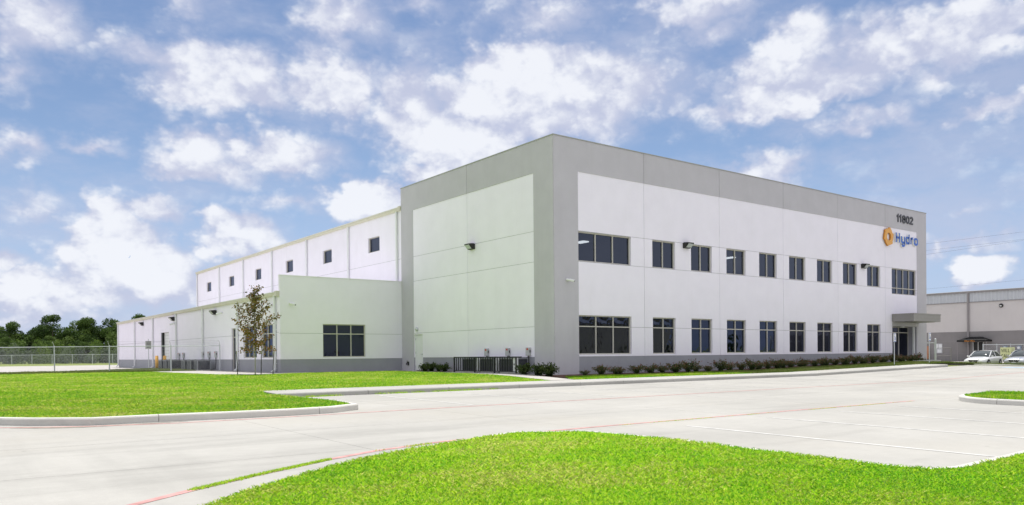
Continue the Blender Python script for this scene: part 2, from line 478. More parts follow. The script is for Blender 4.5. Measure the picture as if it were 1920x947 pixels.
# ------------------------------------------------------------------ mesh helpers
class MB:
    def __init__(self):
        self.v = []
        self.f = []
        self.mi = []

    def quad(self, a, b, c, d, k=0):
        n = len(self.v)
        self.v += [tuple(a), tuple(b), tuple(c), tuple(d)]
        self.f.append((n, n + 1, n + 2, n + 3))
        self.mi.append(k)

    def box(self, x0, y0, z0, x1, y1, z1, k=0):
        n = len(self.v)
        self.v += [(x0, y0, z0), (x1, y0, z0), (x1, y1, z0), (x0, y1, z0), (x0, y0, z1), (x1, y0, z1), (x1, y1, z1), (x0, y1, z1)]
        for q in ((3, 2, 1, 0), (4, 5, 6, 7), (0, 1, 5, 4), (1, 2, 6, 5), (2, 3, 7, 6), (3, 0, 4, 7)):
            self.f.append(tuple(n + i for i in q))
            self.mi.append(k)

    def tube(self, p0, p1, r0, r1=None, n=8, k=0, cap=True):
        r1 = r0 if r1 is None else r1
        p0 = Vector(p0)
        p1 = Vector(p1)
        d = (p1 - p0)
        if d.length < 1e-6:
            return
        d.normalize()
        a = d.orthogonal().normalized()
        b = d.cross(a)
        s = len(self.v)
        for p, r in ((p0, r0), (p1, r1)):
            for i in range(n):
                t = 2 * math.pi * i / n
                self.v.append(tuple(p + (a * math.cos(t) + b * math.sin(t)) * r))
        for i in range(n):
            j = (i + 1) % n
            self.f.append((s + i, s + j, s + n + j, s + n + i))
            self.mi.append(k)
        if cap:
            self.f.append(tuple(s + i for i in reversed(range(n))))
            self.f.append(tuple(s + n + i for i in range(n)))
            self.mi += [k, k]

    def path(self, pts, r, n=6, k=0):
        for a, b in zip(pts, pts[1:]):
            self.tube(a, b, r, r, n, k)

    def prism(self, poly, fn, d0, d1, k=0, kside=None):
        """poly: 2D points; fn(u, v, d) -> 3D"""
        kside = k if kside is None else kside
        s = len(self.v)
        n = len(poly)
        self.v += [tuple(fn(u, v, d0)) for u, v in poly] + [tuple(fn(u, v, d1)) for u, v in poly]
        self.f.append(tuple(s + i for i in range(n)))
        self.f.append(tuple(s + n + i for i in reversed(range(n))))
        self.mi += [k, kside]
        for i in range(n):
            j = (i + 1) % n
            self.f.append((s + j, s + i, s + n + i, s + n + j))
            self.mi.append(kside)

    def mesh(self, name, mats, smooth=False):
        me = bpy.data.meshes.new(name)
        me.from_pydata(self.v, [], self.f)
        for mm in (mats if isinstance(mats, (list, tuple)) else [mats]):
            me.materials.append(mm)
        if len(me.materials) > 1:
            me.polygons.foreach_set('material_index', self.mi)
        if smooth:
            me.polygons.foreach_set('use_smooth', [True] * len(me.polygons))
        me.update()
        return me


def link(name, me, parent=None, loc=(0, 0, 0), rz=0.0):
    o = bpy.data.objects.new(name, me)
    COL.objects.link(o)
    o.location = loc
    o.rotation_euler = (0, 0, rz)
    if parent is not None:
        o.parent = parent
    return o


def tag(o, label=None, cat=None, group=None, kind=None):
    if label:
        o['label'] = label
    if cat:
        o['category'] = cat
    if group:
        o['group'] = group
    if kind:
        o['kind'] = kind
    return o


def thing(name, label, cat, loc=(0, 0, 0), rz=0.0, group=None):
    return tag(link(name, None, None, loc, rz), label, cat, group)


def copy_tree(o, parent=None):
    c = o.copy()
    COL.objects.link(c)
    if parent is not None:
        c.parent = parent
    for ch in list(o.children):
        copy_tree(ch, c)
    return c


def bevel(me, w=0.01, seg=2):
    bm = bmesh.new()
    bm.from_mesh(me)
    bmesh.ops.remove_doubles(bm, verts=bm.verts, dist=1e-5)
    bmesh.ops.bevel(bm, geom=list(bm.edges), offset=w, segments=seg, profile=0.6, affect='EDGES', clamp_overlap=True)
    bm.to_mesh(me)
    bm.free()
    return me


def np_mesh(name, V, F, mats, attr=None, mi=None, smooth=False):
    """V (n,3) float, F (m,k) int"""
    me = bpy.data.meshes.new(name)
    n, (mcount, k) = len(V), F.shape
    me.vertices.add(n)
    me.vertices.foreach_set('co', np.ascontiguousarray(V, dtype=np.float32).ravel())
    me.loops.add(mcount * k)
    me.loops.foreach_set('vertex_index', np.ascontiguousarray(F, dtype=np.int32).ravel())
    me.polygons.add(mcount)
    me.polygons.foreach_set('loop_start', np.arange(0, mcount * k, k, dtype=np.int32))
    if mi is not None:
        me.polygons.foreach_set('material_index', np.ascontiguousarray(mi, dtype=np.int32))
    for mm in mats:
        me.materials.append(mm)
    me.update(calc_edges=True)
    if attr is not None:
        a = me.attributes.new('hue', 'FLOAT', 'POINT')
        a.data.foreach_set('value', np.ascontiguousarray(attr, dtype=np.float32))
    return me


# ------------------------------------------------------------------ terrain heights
def rise(x):
    if x < 12.54:
        return 0.0
    if x < 30.82:
        return 0.015 * (x - 12.54)
    if x < 50.82:
        return 0.2742 - 0.0265 * (x - 30.82)
    return 0.2742 - 0.53


def G(x, y):
    return -0.263 + 0.01045 * max(-30.0, min(12.0, y)) + rise(x)


def sstep(a, b, x):
    t = max(0.0, min(1.0, (x - a) / (b - a)))
    return t * t * (3 - 2 * t)


def LZ(x, y):                      # lawns: a kerb above the lot, level with the building pad at the back
    t = sstep(-5.0, 4.0, y) if x < 0 else 0.0
    return (G(x, y) + 0.15) * (1 - t) + (-0.03) * t


def YZ(x, y):
    return -0.07


def inside(px, py, poly):
    poly = np.asarray(poly)
    x1, y1 = poly[:, 0], poly[:, 1]
    x2, y2 = np.roll(x1, -1), np.roll(y1, -1)
    r = np.zeros(len(px), bool)
    for a, b, c, d in zip(x1, y1, x2, y2):
        cond = ((b > py) != (d > py)) & (px < (c - a) * (py - b) / (d - b + 1e-12) + a)
        r ^= cond
    return r


def densify(poly, step, closed=True):
    out = []
    n = len(poly)
    for i in range(n if closed else n - 1):
        a = Vector(poly[i])
        b = Vector(poly[(i + 1) % n])
        k = max(1, int((b - a).length / step))
        for j in range(k):
            out.append(tuple(a.lerp(b, j / k)))
    if not closed:
        out.append(tuple(poly[-1]))
    return out


def round_poly(poly, r, n=5):
    out = []
    m = len(poly)
    for i in range(m):
        p = Vector(poly[i])
        a = Vector(poly[i - 1]) - p
        b = Vector(poly[(i + 1) % m]) - p
        rr = min(r, a.length * .45, b.length * .45)
        a = p + a.normalized() * rr
        b = p + b.normalized() * rr
        for k in range(n + 1):
            t = k / n
            out.append(tuple(a * (1 - t) ** 2 + p * 2 * t * (1 - t) + b * t * t))
    return out


def sheet(name, poly, step, zf, m, parent=None, kind='structure'):
    b = densify(poly, step)
    pa = np.array(b)
    x0, y0 = pa.min(0)
    x1, y1 = pa.max(0)
    gx, gy = np.meshgrid(np.arange(x0 + step / 2, x1, step), np.arange(y0 + step / 2, y1, step))
    gx, gy = gx.ravel(), gy.ravel()
    k = inside(gx, gy, pa)
    pts = [Vector(p) for p in b] + [Vector((x, y)) for x, y in zip(gx[k], gy[k])]
    n = len(b)
    v, e, f, *_ = delaunay_2d_cdt(pts, [], [list(range(n))], 1, 1e-4)
    mb = MB()
    mb.v = [(p.x, p.y, zf(p.x, p.y)) for p in v]
    mb.f = [tuple(q) for q in f]
    me = mb.mesh(name, m)
    o = link(name, me, parent)
    if kind and parent is None:
        o['kind'] = kind
    return o


# ------------------------------------------------------------------ ground, lot, kerbs, lines
def build_ground():
    mb = MB()
    xs = [-3000, -400, -120, -60, -30, 0, 12.54, 30.82, 50.82, 80, 130, 400, 3000]
    ys = [-3000, -300, -100, -30, -10, 12, 40, 100, 200, 400, 3000]
    for i in range(len(xs) - 1):
        for j in range(len(ys) - 1):
            q = [(xs[i], ys[j]), (xs[i + 1], ys[j]), (xs[i + 1], ys[j + 1]), (xs[i], ys[j + 1])]
            mb.quad(*[(x, y, G(x, y) - 0.03) for x, y in q])
    o = link('ground', mb.mesh('ground', M_FIELD))
    o['kind'] = 'structure'


def build_lot():
    lot = link('parking_lot', None)
    lot['kind'] = 'structure'
    lot['label'] = 'pale concrete parking lot and drive with fine control joints'
    xs = [-19.45 + 4.57 * k for k in range(-4, 16) if k != -1]
    xs = [round(x, 2) for x in xs]
    ys = [-46.0, -35.0, -25.2, -18.75, -15.6, -12.45, -9.3, -6.1, 2.0]
    g = 0.004
    for i in range(len(xs) - 1):
        for j in range(len(ys) - 1):
            x0, x1, y0, y1 = xs[i] + g, xs[i + 1] - g, ys[j] + g, ys[j + 1] - g
            if j == 7 and xs[i] > -17:
                continue
            mb = MB()
            c = [(x0, y0), (x1, y0), (x1, y1), (x0, y1)]
            top = [(x, y, G(x, y)) for x, y in c]
            bot = [(x, y, G(x, y) - 0.028) for x, y in c]
            mb.quad(*top)
            for k in range(4):
                mb.quad(top[k], bot[k], bot[(k + 1) % 4], top[(k + 1) % 4])
            link('slab', mb.mesh('slab', M_LOT), lot)
    mb = MB()
    for i in range(len(xs) - 1):
        for j in range(len(ys) - 1):
            if j == 7 and xs[i] > -17:
                continue
            mb.quad(*[(x, y, G(x, y) - 0.010) for x, y in ((xs[i], ys[j]), (xs[i + 1], ys[j]), (xs[i + 1], ys[j + 1]), (xs[i], ys[j + 1]))])
    link('joint_filler', mb.mesh('joint_filler', mat('joint_filler_grey', (0.25, 0.24, 0.22), 0.9, 0.1)), lot)
    # drive beyond the last slab column
    mb = MB()
    for (xa, xb) in ((49.1 + 0.006, 64.0), (64.0, 77.9)):
        for (ya, yb) in ((-46, -2.0), (-2.0, 12.0), (12.0, 30.0)):
            mb.quad(*[(x, y, G(x, y)) for x, y in ((xa, ya), (xb, ya), (xb, yb), (xa, yb))])
    o = link('neighbour_lot', mb.mesh('neighbour_lot', M_YARD))
    o['kind'] = 'structure'


def stripe(mb, pts, w, dz, k=0, zf=G):
    pts = densify(pts, 1.5, False)
    # keep slab breaks planar
    P = [Vector(p) for p in pts]
    L = []
    for i, p in enumerate(P):
        d = (P[min(i + 1, len(P) - 1)] - P[max(i - 1, 0)]).normalized()
        nrm = Vector((-d.y, d.x)) * w / 2
        L.append((p + nrm, p - nrm))
    for (a, b), (c, d) in zip(L, L[1:]):
        mb.quad(*[(q.x, q.y, zf(q.x, q.y) + dz) for q in (a, b, d, c)], k)


def line(name, pts, w, m, dz=0.004, label=None):
    mb = MB()
    stripe(mb, pts, w, dz)
    o = link(name, mb.mesh(name, m))
    o['kind'] = 'structure'
    if label:
        o['label'] = label
    return o


def kerb_run(parent, pts, inward, h=0.15, w=0.15, seg=3.05, zf=G, name='kerb_segment'):
    """pts: outer line (lot side); inward: +1 if the top lies to the left of travel"""
    # resample by length
    P = [Vector(p) for p in densify(pts, 0.35, False)]
    acc, cur, runs = 0.0, [P[0]], []
    for a, b in zip(P, P[1:]):
        acc += (b - a).length
        cur.append(b)
        if acc >= seg:
            runs.append(cur)
            cur, acc = [b], 0.0
    if len(cur) > 1:
        runs.append(cur)
    prof = [(0.0, -0.06), (0.004, h - 0.035), (0.018, h - 0.01), (0.04, h), (w, h + 0.002), (w, -0.06)]
    allp = P
    for run in runs:
        mb = MB()
        rows = []
        n = len(run)
        for i, p in enumerate(run):
            gi = min(range(len(allp)), key=lambda q: (allp[q] - p).length_squared)
            d = (allp[min(gi + 1, len(allp) - 1)] - allp[max(gi - 1, 0)]).normalized()
            nrm = Vector((-d.y, d.x)) * inward
            pp = p.copy()
            if i == 0:
                pp += d * 0.006
            if i == n - 1:
                pp -= d * 0.006
            rows.append([(pp.x + nrm.x * o, pp.y + nrm.y * o, zf(pp.x, pp.y) + z) for o, z in prof])
        for ra, rb in zip(rows, rows[1:]):
            for q in range(len(prof) - 1):
                mb.quad(ra[q], rb[q], rb[q + 1], ra[q + 1])
        for rr in (rows[0], rows[-1]):
            s = len(mb.v)
            mb.v += rr
            mb.f.append(tuple(range(s, s + len(rr))))
            mb.mi.append(0)
        link(name, mb.mesh(name, M_KERB), parent)


def structure_empty(name, label=None):
    o = link(name, None)
    o['kind'] = 'structure'
    if label:
        o['label'] = label
    return o


# lawn outlines (plan, metres)
ISLAND = [(-16.55, -6.3), (-16.3, -10.6), (-16.45, -11.75), (-17.2, -12.2), (-18.2, -12.3), (-19.6, -12.22), (-20.9, -12.05), (-22.1, -12.0), (-23.0, -11.35),
          (-23.9, -10.4), (-24.8, -8.9), (-25.6, -6.5), (-26.2, -2.0), (-27.0, 10.0), (-27.5, 27.6), (-13.0, 28.6), (-12.3, 27.2), (-12.1, 20.0), (-11.9, 14.8), (-10.5, 12.4),
          (-9.0, 13.2), (-6.0, 14.5), (-1.2, 14.5), (-1.45, 10.0), (-2.1, 5.0), (-2.9, 0.2), (-4.1, -4.6), (-8.0, -4.72), (-14.6, -4.78), (-16.2, -4.9)]
FRONT = [(-17.2, -19.42), (-16.25, -20.0), (-15.98, -21.4), (-16.03, -24.75), (-15.92, -25.25), (-15.5, -25.42), (-14.5, -25.4), (-13.3, -25.34), (5.5, -25.34), (5.5, -33.5), (-30, -33.5), (-27.0, -26.5), (-24.35, -23.9), (-22.98, -22.66), (-22.36, -22.08), (-21.3, -21.3), (-20.35, -20.66), (-19.3, -20.18), (-18.1, -19.66)]
RIGHTI = round_poly([(-2.42, -20.25), (-1.55, -19.45), (0.7, -19.3), (1.35, -20.0), (1.35, -25.2), (-2.42, -25.2)], 0.5)
STRIP = [(-2.7, -4.6), (36.6, -4.6), (36.6, -1.75), (-1.0, -1.75), (-1.6, -2.6)]


def mound(x, y):
    """front island swells a little"""
    d = min(1.0, max(0.0, (-19.4 - y) / 3.0))
    return G(x, y) + 0.15 + 0.06 * d * min(1, max(0, (x + 24) / 3)) * sstep(-15.6, -18.5, x)


build_ground()
build_lot()
sheet('lawn', ISLAND, 0.9, LZ, M_SOIL)
sheet('front_island', FRONT, 0.7, mound, M_FSOIL)
sheet('end_island', RIGHTI, 0.5, lambda x, y: G(x, y) + 0.15, M_FSOIL)
sheet('grass_strip', STRIP, 1.2, lambda x, y: G(x, y) + 0.15, M_SOIL)

k = structure_empty('drive_kerb', 'concrete kerb around the left lawn')
kerb_run(k, [(-16.35, -6.55), (-16.12, -10.6), (-16.27, -11.85), (-17.15, -12.36), (-18.2, -12.46), (-19.6, -12.38), (-20.9, -12.21), (-22.15, -12.16), (-23.1, -11.48), (-24.02, -10.5), (-24.95, -8.97), (-25.76, -6.53), (-26.36, -2.0), (-27.16, 10.0)], -1)
k = structure_empty('front_kerb', 'concrete kerb around the near grass island')
kerb_run(k, [(5.6, -25.18), (-13.3, -25.19), (-14.5, -25.24), (-15.45, -25.26), (-15.77, -25.17), (-15.88, -24.7), (-15.82, -21.4), (-16.1, -19.92), (-17.15, -19.27), (-18.05, -19.5), (-19.24, -20.03), (-20.27, -20.52), (-21.2, -21.17), (-22.26, -21.96), (-22.88, -22.54), (-24.25, -23.78), (-26.9, -26.38)], 1)
k = structure_empty('end_kerb', 'rounded concrete kerb around the small right grass island')
ri = [Vector(p) for p in RIGHTI]
cen = Vector((-0.5, -22))
off = []
for q in range(len(ri)):
    d_ = (ri[(q + 1) % len(ri)] - ri[q - 1]).normalized()
    n_ = Vector((-d_.y, d_.x))
    off.append(tuple(ri[q] + (n_ if (ri[q] - cen).dot(n_) > 0 else -n_) * 0.15))
turn = sum(a[0] * b[1] - a[1] * b[0] for a, b in zip(off, off[1:] + off[:1]))
kerb_run(k, off + off[:1], 1 if turn > 0 else -1, 0.14)

# walkway slabs with integral kerb face along the office front
wk = structure_empty('walkway', 'raised concrete walkway along the office front')
wx = [-16.3, -13.2, -10.1, -7.0, -3.95, -1.55, 1.5, 4.55, 8.4, 11.1, 12.54, 15.6, 18.3, 21.4, 24.4, 27.6]
for a, b in zip(wx, wx[1:]):
    mb = MB()
    g = 0.007
    far = -4.62
    prof = [(-6.25, -0.06), (-6.245, 0.11), (-6.225, 0.138), (-6.19, 0.15), (far, 0.155), (far, -0.06)]
    A = [(a + g, y, G(a + g, y) + z) for y, z in prof]
    B = [(b - g, y, G(b - g, y) + z) for y, z in prof]
    for q in range(len(prof) - 1):
        mb.quad(A[q], B[q], B[q + 1], A[q + 1])
    for rr in (A, B):
        s = len(mb.v)
        mb.v += rr
        mb.f.append(tuple(range(s, s + len(rr))))
        mb.mi.append(0)
    link('slab', mb.mesh('walk_slab', M_WALK), wk)
# entrance path and far kerb
k = structure_empty('far_kerb', 'low concrete kerb at the far right end of the lot')
kerb_run(k, [(29.4, -4.1), (44.0, -4.1), (60.0, -4.1)], 1, 0.16)
sheet('verge', [(29.0, -3.98), (60, -3.98), (60, 0.2), (36.7, 0.2), (36.7, -1.7), (29.0, -1.7)], 1.5, lambda x, y: G(x, y) + 0.152, M_FIELD)

# pads
sheet('side_path', [(-9.0, 13.1), (-6.0, 14.4), (-1.2, 14.4), (-1.45, 10.0), (-2.1, 5.0), (-2.9, 0.2), (-4.05, -4.55), (-2.75, -4.55), (-2.0, -1.6), (-1.75, 0.4), (0.0, 0.4), (0.0, 15.3), (-8.1, 15.3), (-8.1, 28), (-12.35, 28.3), (-12.3, 27.2), (-12.1, 20.0), (-11.9, 14.8), (-10.5, 12.4)], 1.0, lambda x, y: LZ(x, y) + 0.012 if y < 4 else -0.018, M_YARD)
sheet('rear_verge', [(-60, 27.8), (-13.0, 28.7), (-12.35, 28.4), (-8.1, 28.1), (-8.1, 44.0), (-9.5, 43.0), (-13.5, 38.5), (-17.0, 34.2), (-22, 33.5), (-60, 32)], 2.0, lambda x, y: -0.03, M_FIELD)
sheet('unseen_side_drive', [(-37.6, 2.02), (-27.4, 2.02), (-28.0, 10.0), (-28.4, 31.8), (-140, 31.8), (-140, -46), (-37.9, -46), (-37.75, 2.02)], 8.0, lambda x, y: G(x, y) - .004, M_YARD)  # drive carried on out of view, added for neutral bounce on the left walls
sheet('rear_yard', [(-140, 32.2), (-22, 33.7), (-17.0, 34.4), (-13.5, 38.7), (-9.5, 43.2), (-8.1, 44.2), (-8.1, 63), (60, 63), (60, 95), (-140, 95)], 8.0, lambda x, y: -0.06, M_YARD)
mulch_poly = [(-1.9, -1.6), (-2.0, -3.1), (-0.8, -2.5), (-0.2, -1.8), (36.6, -1.8), (36.6, -0.02), (0.0, -0.02), (0.0, 1.5), (-1.7, 1.5)]
sheet('mulch_bed', mulch_poly, 0.8, lambda x, y: G(x, max(y, -3)) + 0.17, M_MULCH)
sheet('door_mulch_bed', [(-0.75, 12.4), (-0.05, 12.4), (-0.05, 8.5), (-1.25, 8.5)], 0.8, lambda x, y: -0.004, M_MULCH)

# painted markings
line('fire_lane_line', [(-26.0, -9.0), (-24.6, -10.7), (-23.57, -11.6), (-23.0, -11.95), (-22.05, -12.4), (-20.72, -12.72), (-18.9, -12.74), (-14, -12.68), (12.54, -12.66), (30.82, -12.62), (48, -12.6)], 0.1, M_REDLINE, label='long red line along the far parking row')
st = [(-23.25, -11.62), (-22.9, -11.98), (-22.3, -12.30), (-21.6, -12.33), (-20.9, -12.36), (-20.3, -12.42), (-21.0, -12.52), (-21.8, -12.55), (-22.4, -12.52), (-23.0, -12.22), (-23.5, -11.75)]
o = sheet('gutter_dirt', round_poly(st, .12, 3), .3, lambda x, y: G(x, y) + .003, mat('gutter_dirt', (0.23, 0.205, 0.17), .95, .3, 6), kind='structure')
line('fire_lane_line', [(-14.3, -18.5), (-8.0, -18.6), (-2.75, -18.72)], 0.1, M_REDLINE, label='red line between the drive and the near stalls')
line('fire_lane_line', [(-26.6, -24.4), (-24.5, -22.3), (-23.18, -21.2), (-22.5, -20.72), (-21.66, -20.18), (-20.4, -19.46), (-19.5, -19.05), (-18.3, -18.72), (-17.0, -18.55), (-14.3, -18.5)], 0.11, M_REDLINE, label='red line curving past the near grass island')
for x in (-13.1, -10.36, -7.7, -5.0):
    line('stall_line', [(x, -25.1), (x, -19.42)], 0.1, M_WLINE)
for i in range(16):
    x = -13.2 + 2.743 * i
    line('stall_line', [(x, -12.3), (x, -6.9)], 0.09, M_WLINE)
for q in ((28.2, -9.9),):
    mb = MB()
    stripe(mb, [(q[0] - .7, q[1]), (q[0] + .7, q[1])], 1.4, 0.004)
    o = link('accessible_bay_mark', mb.mesh('accessible_bay_mark', M_BLUELINE))
    o['kind'] = 'structure'

# ------------------------------------------------------------------ grass blades
def blades(name, poly, zf, dens, hgt, width, m, edge=0.0, seed=1, near=None, lean=0.6, clump=True):
    rg = np.random.default_rng(seed)
    pa = np.asarray(poly)
    (x0, y0), (x1, y1) = pa.min(0), pa.max(0)
    n = int((x1 - x0) * (y1 - y0) * dens)
    x = rg.uniform(x0, x1, n)
    y = rg.uniform(y0, y1, n)
    k = inside(x, y, pa)
    x, y = x[k], y[k]
    dx, dy = x - CAM.x, y - CAM.y
    depth = dx * fw.x + dy * fw.y
    side = (dx * r_.x + dy * r_.y) / np.maximum(depth, .1)
    keep = (depth > 2.0) & (np.abs(side) < 0.78)
    if near:
        d0 = near
        keep &= rg.random(len(x)) < np.clip((d0 / np.maximum(depth, .1)) ** 2, 0, 1)
    x, y, depth = x[keep], y[keep], depth[keep]
    n = len(x)
    z = np.array([zf(a, b) for a, b in zip(x, y)])
    grow = np.maximum(1.0, depth / near) if near else np.ones(n)
    # patches of taller, paler or greener turf
    px = np.sin(x * 1.9 + np.sin(y * 1.3) * 1.7) + np.sin(y * 2.3 + x * .7) + 0.8 * np.sin(x * 5.1 + 2.0 * np.sin(y * 3.9)) + 0.6 * np.sin(y * 7.3 - x * 2.9)
    h = hgt * rg.uniform(0.5, 1.25, n) * (1 + 0.12 * px) * np.minimum(grow, 1.5)
    w = width * rg.uniform(0.7, 1.3, n) * grow
    a = rg.uniform(0, 2 * np.pi, n)
    la = rg.uniform(0, 2 * np.pi, n)
    ll = rg.uniform(0.1, lean, n) * h
    c, s = np.cos(a) * w / 2, np.sin(a) * w / 2
    V = np.empty((n, 4, 3))
    V[:, 0] = np.stack([x - c, y - s, z - 0.01], 1)
    V[:, 1] = np.stack([x + c, y + s, z - 0.01], 1)
    mx, my = x + np.cos(la) * ll * .35, y + np.sin(la) * ll * .35
    V[:, 2] = np.stack([mx + c * .8, my + s * .8, z + h * .62], 1)
    V[:, 3] = np.stack([x + np.cos(la) * ll, y + np.sin(la) * ll, z + h], 1)
    F = np.arange(n * 4).reshape(n, 4)
    hue = np.clip(0.45 + 0.12 * px + 0.12 * np.sin(x * .55 + 1.3 * np.sin(y * .41)) + rg.normal(0, 0.27, n), 0, 1)
    me = np_mesh(name, V.reshape(-1, 3), F, [m], np.repeat(hue, 4))
    o = link(name, me)
    o['kind'] = 'stuff'
    return o


blades('front_grass', FRONT, mound, 7000, 0.019, 0.0048, M_GRASS, seed=3, near=5.5, lean=1.9)
blades('lawn_grass', ISLAND, LZ, 2400, 0.024, 0.0070, M_LAWN, seed=4, near=13.0, lean=1.9)
blades('end_island_grass', RIGHTI, lambda x, y: G(x, y) + 0.15, 1300, 0.05, 0.014, M_GRASS, seed=5, near=22.0)
blades('strip_grass', [(-2.7, -4.6), (9.5, -4.6), (8.5, -1.9), (-1.0, -1.9), (-1.6, -2.6)], lambda x, y: G(x, y) + 0.15, 700, 0.06, 0.02, M_GRASS, seed=6)
blades('strip_grass', [(9.5, -4.6), (36.6, -4.6), (36.6, -1.9), (8.5, -1.9)], lambda x, y: G(x, y) + 0.15, 600, 0.08, 0.028, M_OLIVE, seed=7)
blades('verge_grass', [(-24, 28.2), (-13.0, 28.7), (-8.2, 28.3), (-8.2, 43.8), (-9.5, 43.0), (-13.5, 38.5), (-17.0, 34.2), (-24, 33.5)], lambda x, y: -0.03, 320, 0.09, 0.035, M_OLIVE, seed=8)
blades('verge_grass', [(29.0, -3.95), (58, -3.95), (58, 0.1), (36.7, 0.1), (36.7, -1.7), (29.0, -1.7)], lambda x, y: G(x, y) + 0.15, 300, 0.10, 0.04, M_OLIVE, seed=9)


def weeds(name, pts, n, spread, h, seed, thin=-.3):
    rg = np.random.default_rng(seed)
    P = np.array(densify(pts, 0.05, False))
    i = rg.integers(0, len(P), n)
    # uneven: thick in places, thin or gone in others
    q = np.sin(i * .13 + seed) + np.sin(i * .047 + 2 * seed) + .8 * np.sin(i * .41) + rg.normal(0, .5, n)
    i = i[q > thin]
    n = len(i)
    x = P[i, 0] + rg.normal(0, spread, n)
    y = P[i, 1] + rg.normal(0, spread, n)
    z = np.array([G(a, b) for a, b in zip(x, y)])
    hh = h * rg.uniform(.3, 1.2, n)
    a = rg.uniform(0, 2 * np.pi, n)
    w = 0.006 * rg.uniform(.6, 1.4, n)
    V = np.empty((n, 3, 3))
    V[:, 0] = np.stack([x - np.cos(a) * w, y - np.sin(a) * w, z], 1)
    V[:, 1] = np.stack([x + np.cos(a) * w, y + np.sin(a) * w, z], 1)
    b = rg.uniform(0, 2 * np.pi, n)
    V[:, 2] = np.stack([x + np.cos(b) * hh * .6, y + np.sin(b) * hh * .6, z + hh], 1)
    me = np_mesh(name, V.reshape(-1, 3), np.arange(n * 3).reshape(n, 3), [M_GRASS], np.repeat(np.clip(rg.normal(.55, .25, n), 0, 1), 3))
    link(name, me)['kind'] = 'stuff'


weeds('joint_weeds', [(-22.45, -20.70), (-21.6, -20.16), (-20.4, -19.48)], 5200, 0.022, 0.028, 21, -2.5)
weeds('joint_weeds', [(-14.0, -18.55), (-3.0, -18.78)], 2200, 0.02, 0.016, 22, .2)
weeds('kerb_weeds', [(-16.1, -6.32), (-8.0, -6.3)], 3000, 0.035, 0.07, 23)
weeds('joint_weeds', [(-19.6, -19.1), (-18.4, -18.8)], 500, 0.02, 0.03, 24)

# ------------------------------------------------------------------ facade builder
T_WALL = 0.22


def front_fn(y0=0.0):
    return lambda u, d, z: (u, y0 - d, z)


def left_fn(x0=0.0):
    return lambda u, d, z: (x0 - d, u, z)


def panel(name, parent, fn, us, zs, cell, mats, label=None, T=T_WALL):
    us = sorted(set(round(u, 4) for u in us))
    zs = sorted(set(round(z, 4) for z in zs))
    nu, nz = len(us) - 1, len(zs) - 1
    C = [[cell((us[i] + us[i + 1]) / 2, (zs[j] + zs[j + 1]) / 2) for j in range(nz)] for i in range(nu)]
    mb = MB()
    for i in range(nu):
        for j in range(nz):
            c = C[i][j]
            if c is None:
                continue
            d, k = c
            a, b, z0, z1 = us[i], us[i + 1], zs[j], zs[j + 1]
            mb.quad(fn(a, d, z0), fn(b, d, z0), fn(b, d, z1), fn(a, d, z1), k)
            mb.quad(fn(a, -T, z0), fn(a, -T, z1), fn(b, -T, z1), fn(b, -T, z0), k)

    def step(c0, c1):
        d0 = -T if c0 is None else c0[0]
        d1 = -T if c1 is None else c1[0]
        if abs(d0 - d1) < 1e-6:
            return None
        k = c0[1] if (c1 is None or (c0 is not None and d0 > d1)) else c1[1]
        return d0, d1, k
    for j in range(nz):
        for i in range(nu + 1):
            s = step(C[i - 1][j] if i > 0 else None, C[i][j] if i < nu else None)
            if s:
                u = us[i]
                mb.quad(fn(u, s[0], zs[j]), fn(u, s[1], zs[j]), fn(u, s[1], zs[j + 1]), fn(u, s[0], zs[j + 1]), s[2])
    for i in range(nu):
        for j in range(nz + 1):
            s = step(C[i][j - 1] if j > 0 else None, C[i][j] if j < nz else None)
            if s:
                z = zs[j]
                mb.quad(fn(us[i], s[0], z), fn(us[i + 1], s[0], z), fn(us[i + 1], s[1], z), fn(us[i], s[1], z), s[2])
    o = link(name, mb.mesh(name, mats), parent)
    if label:
        o['label'] = label
    return o


WCACHE = {}


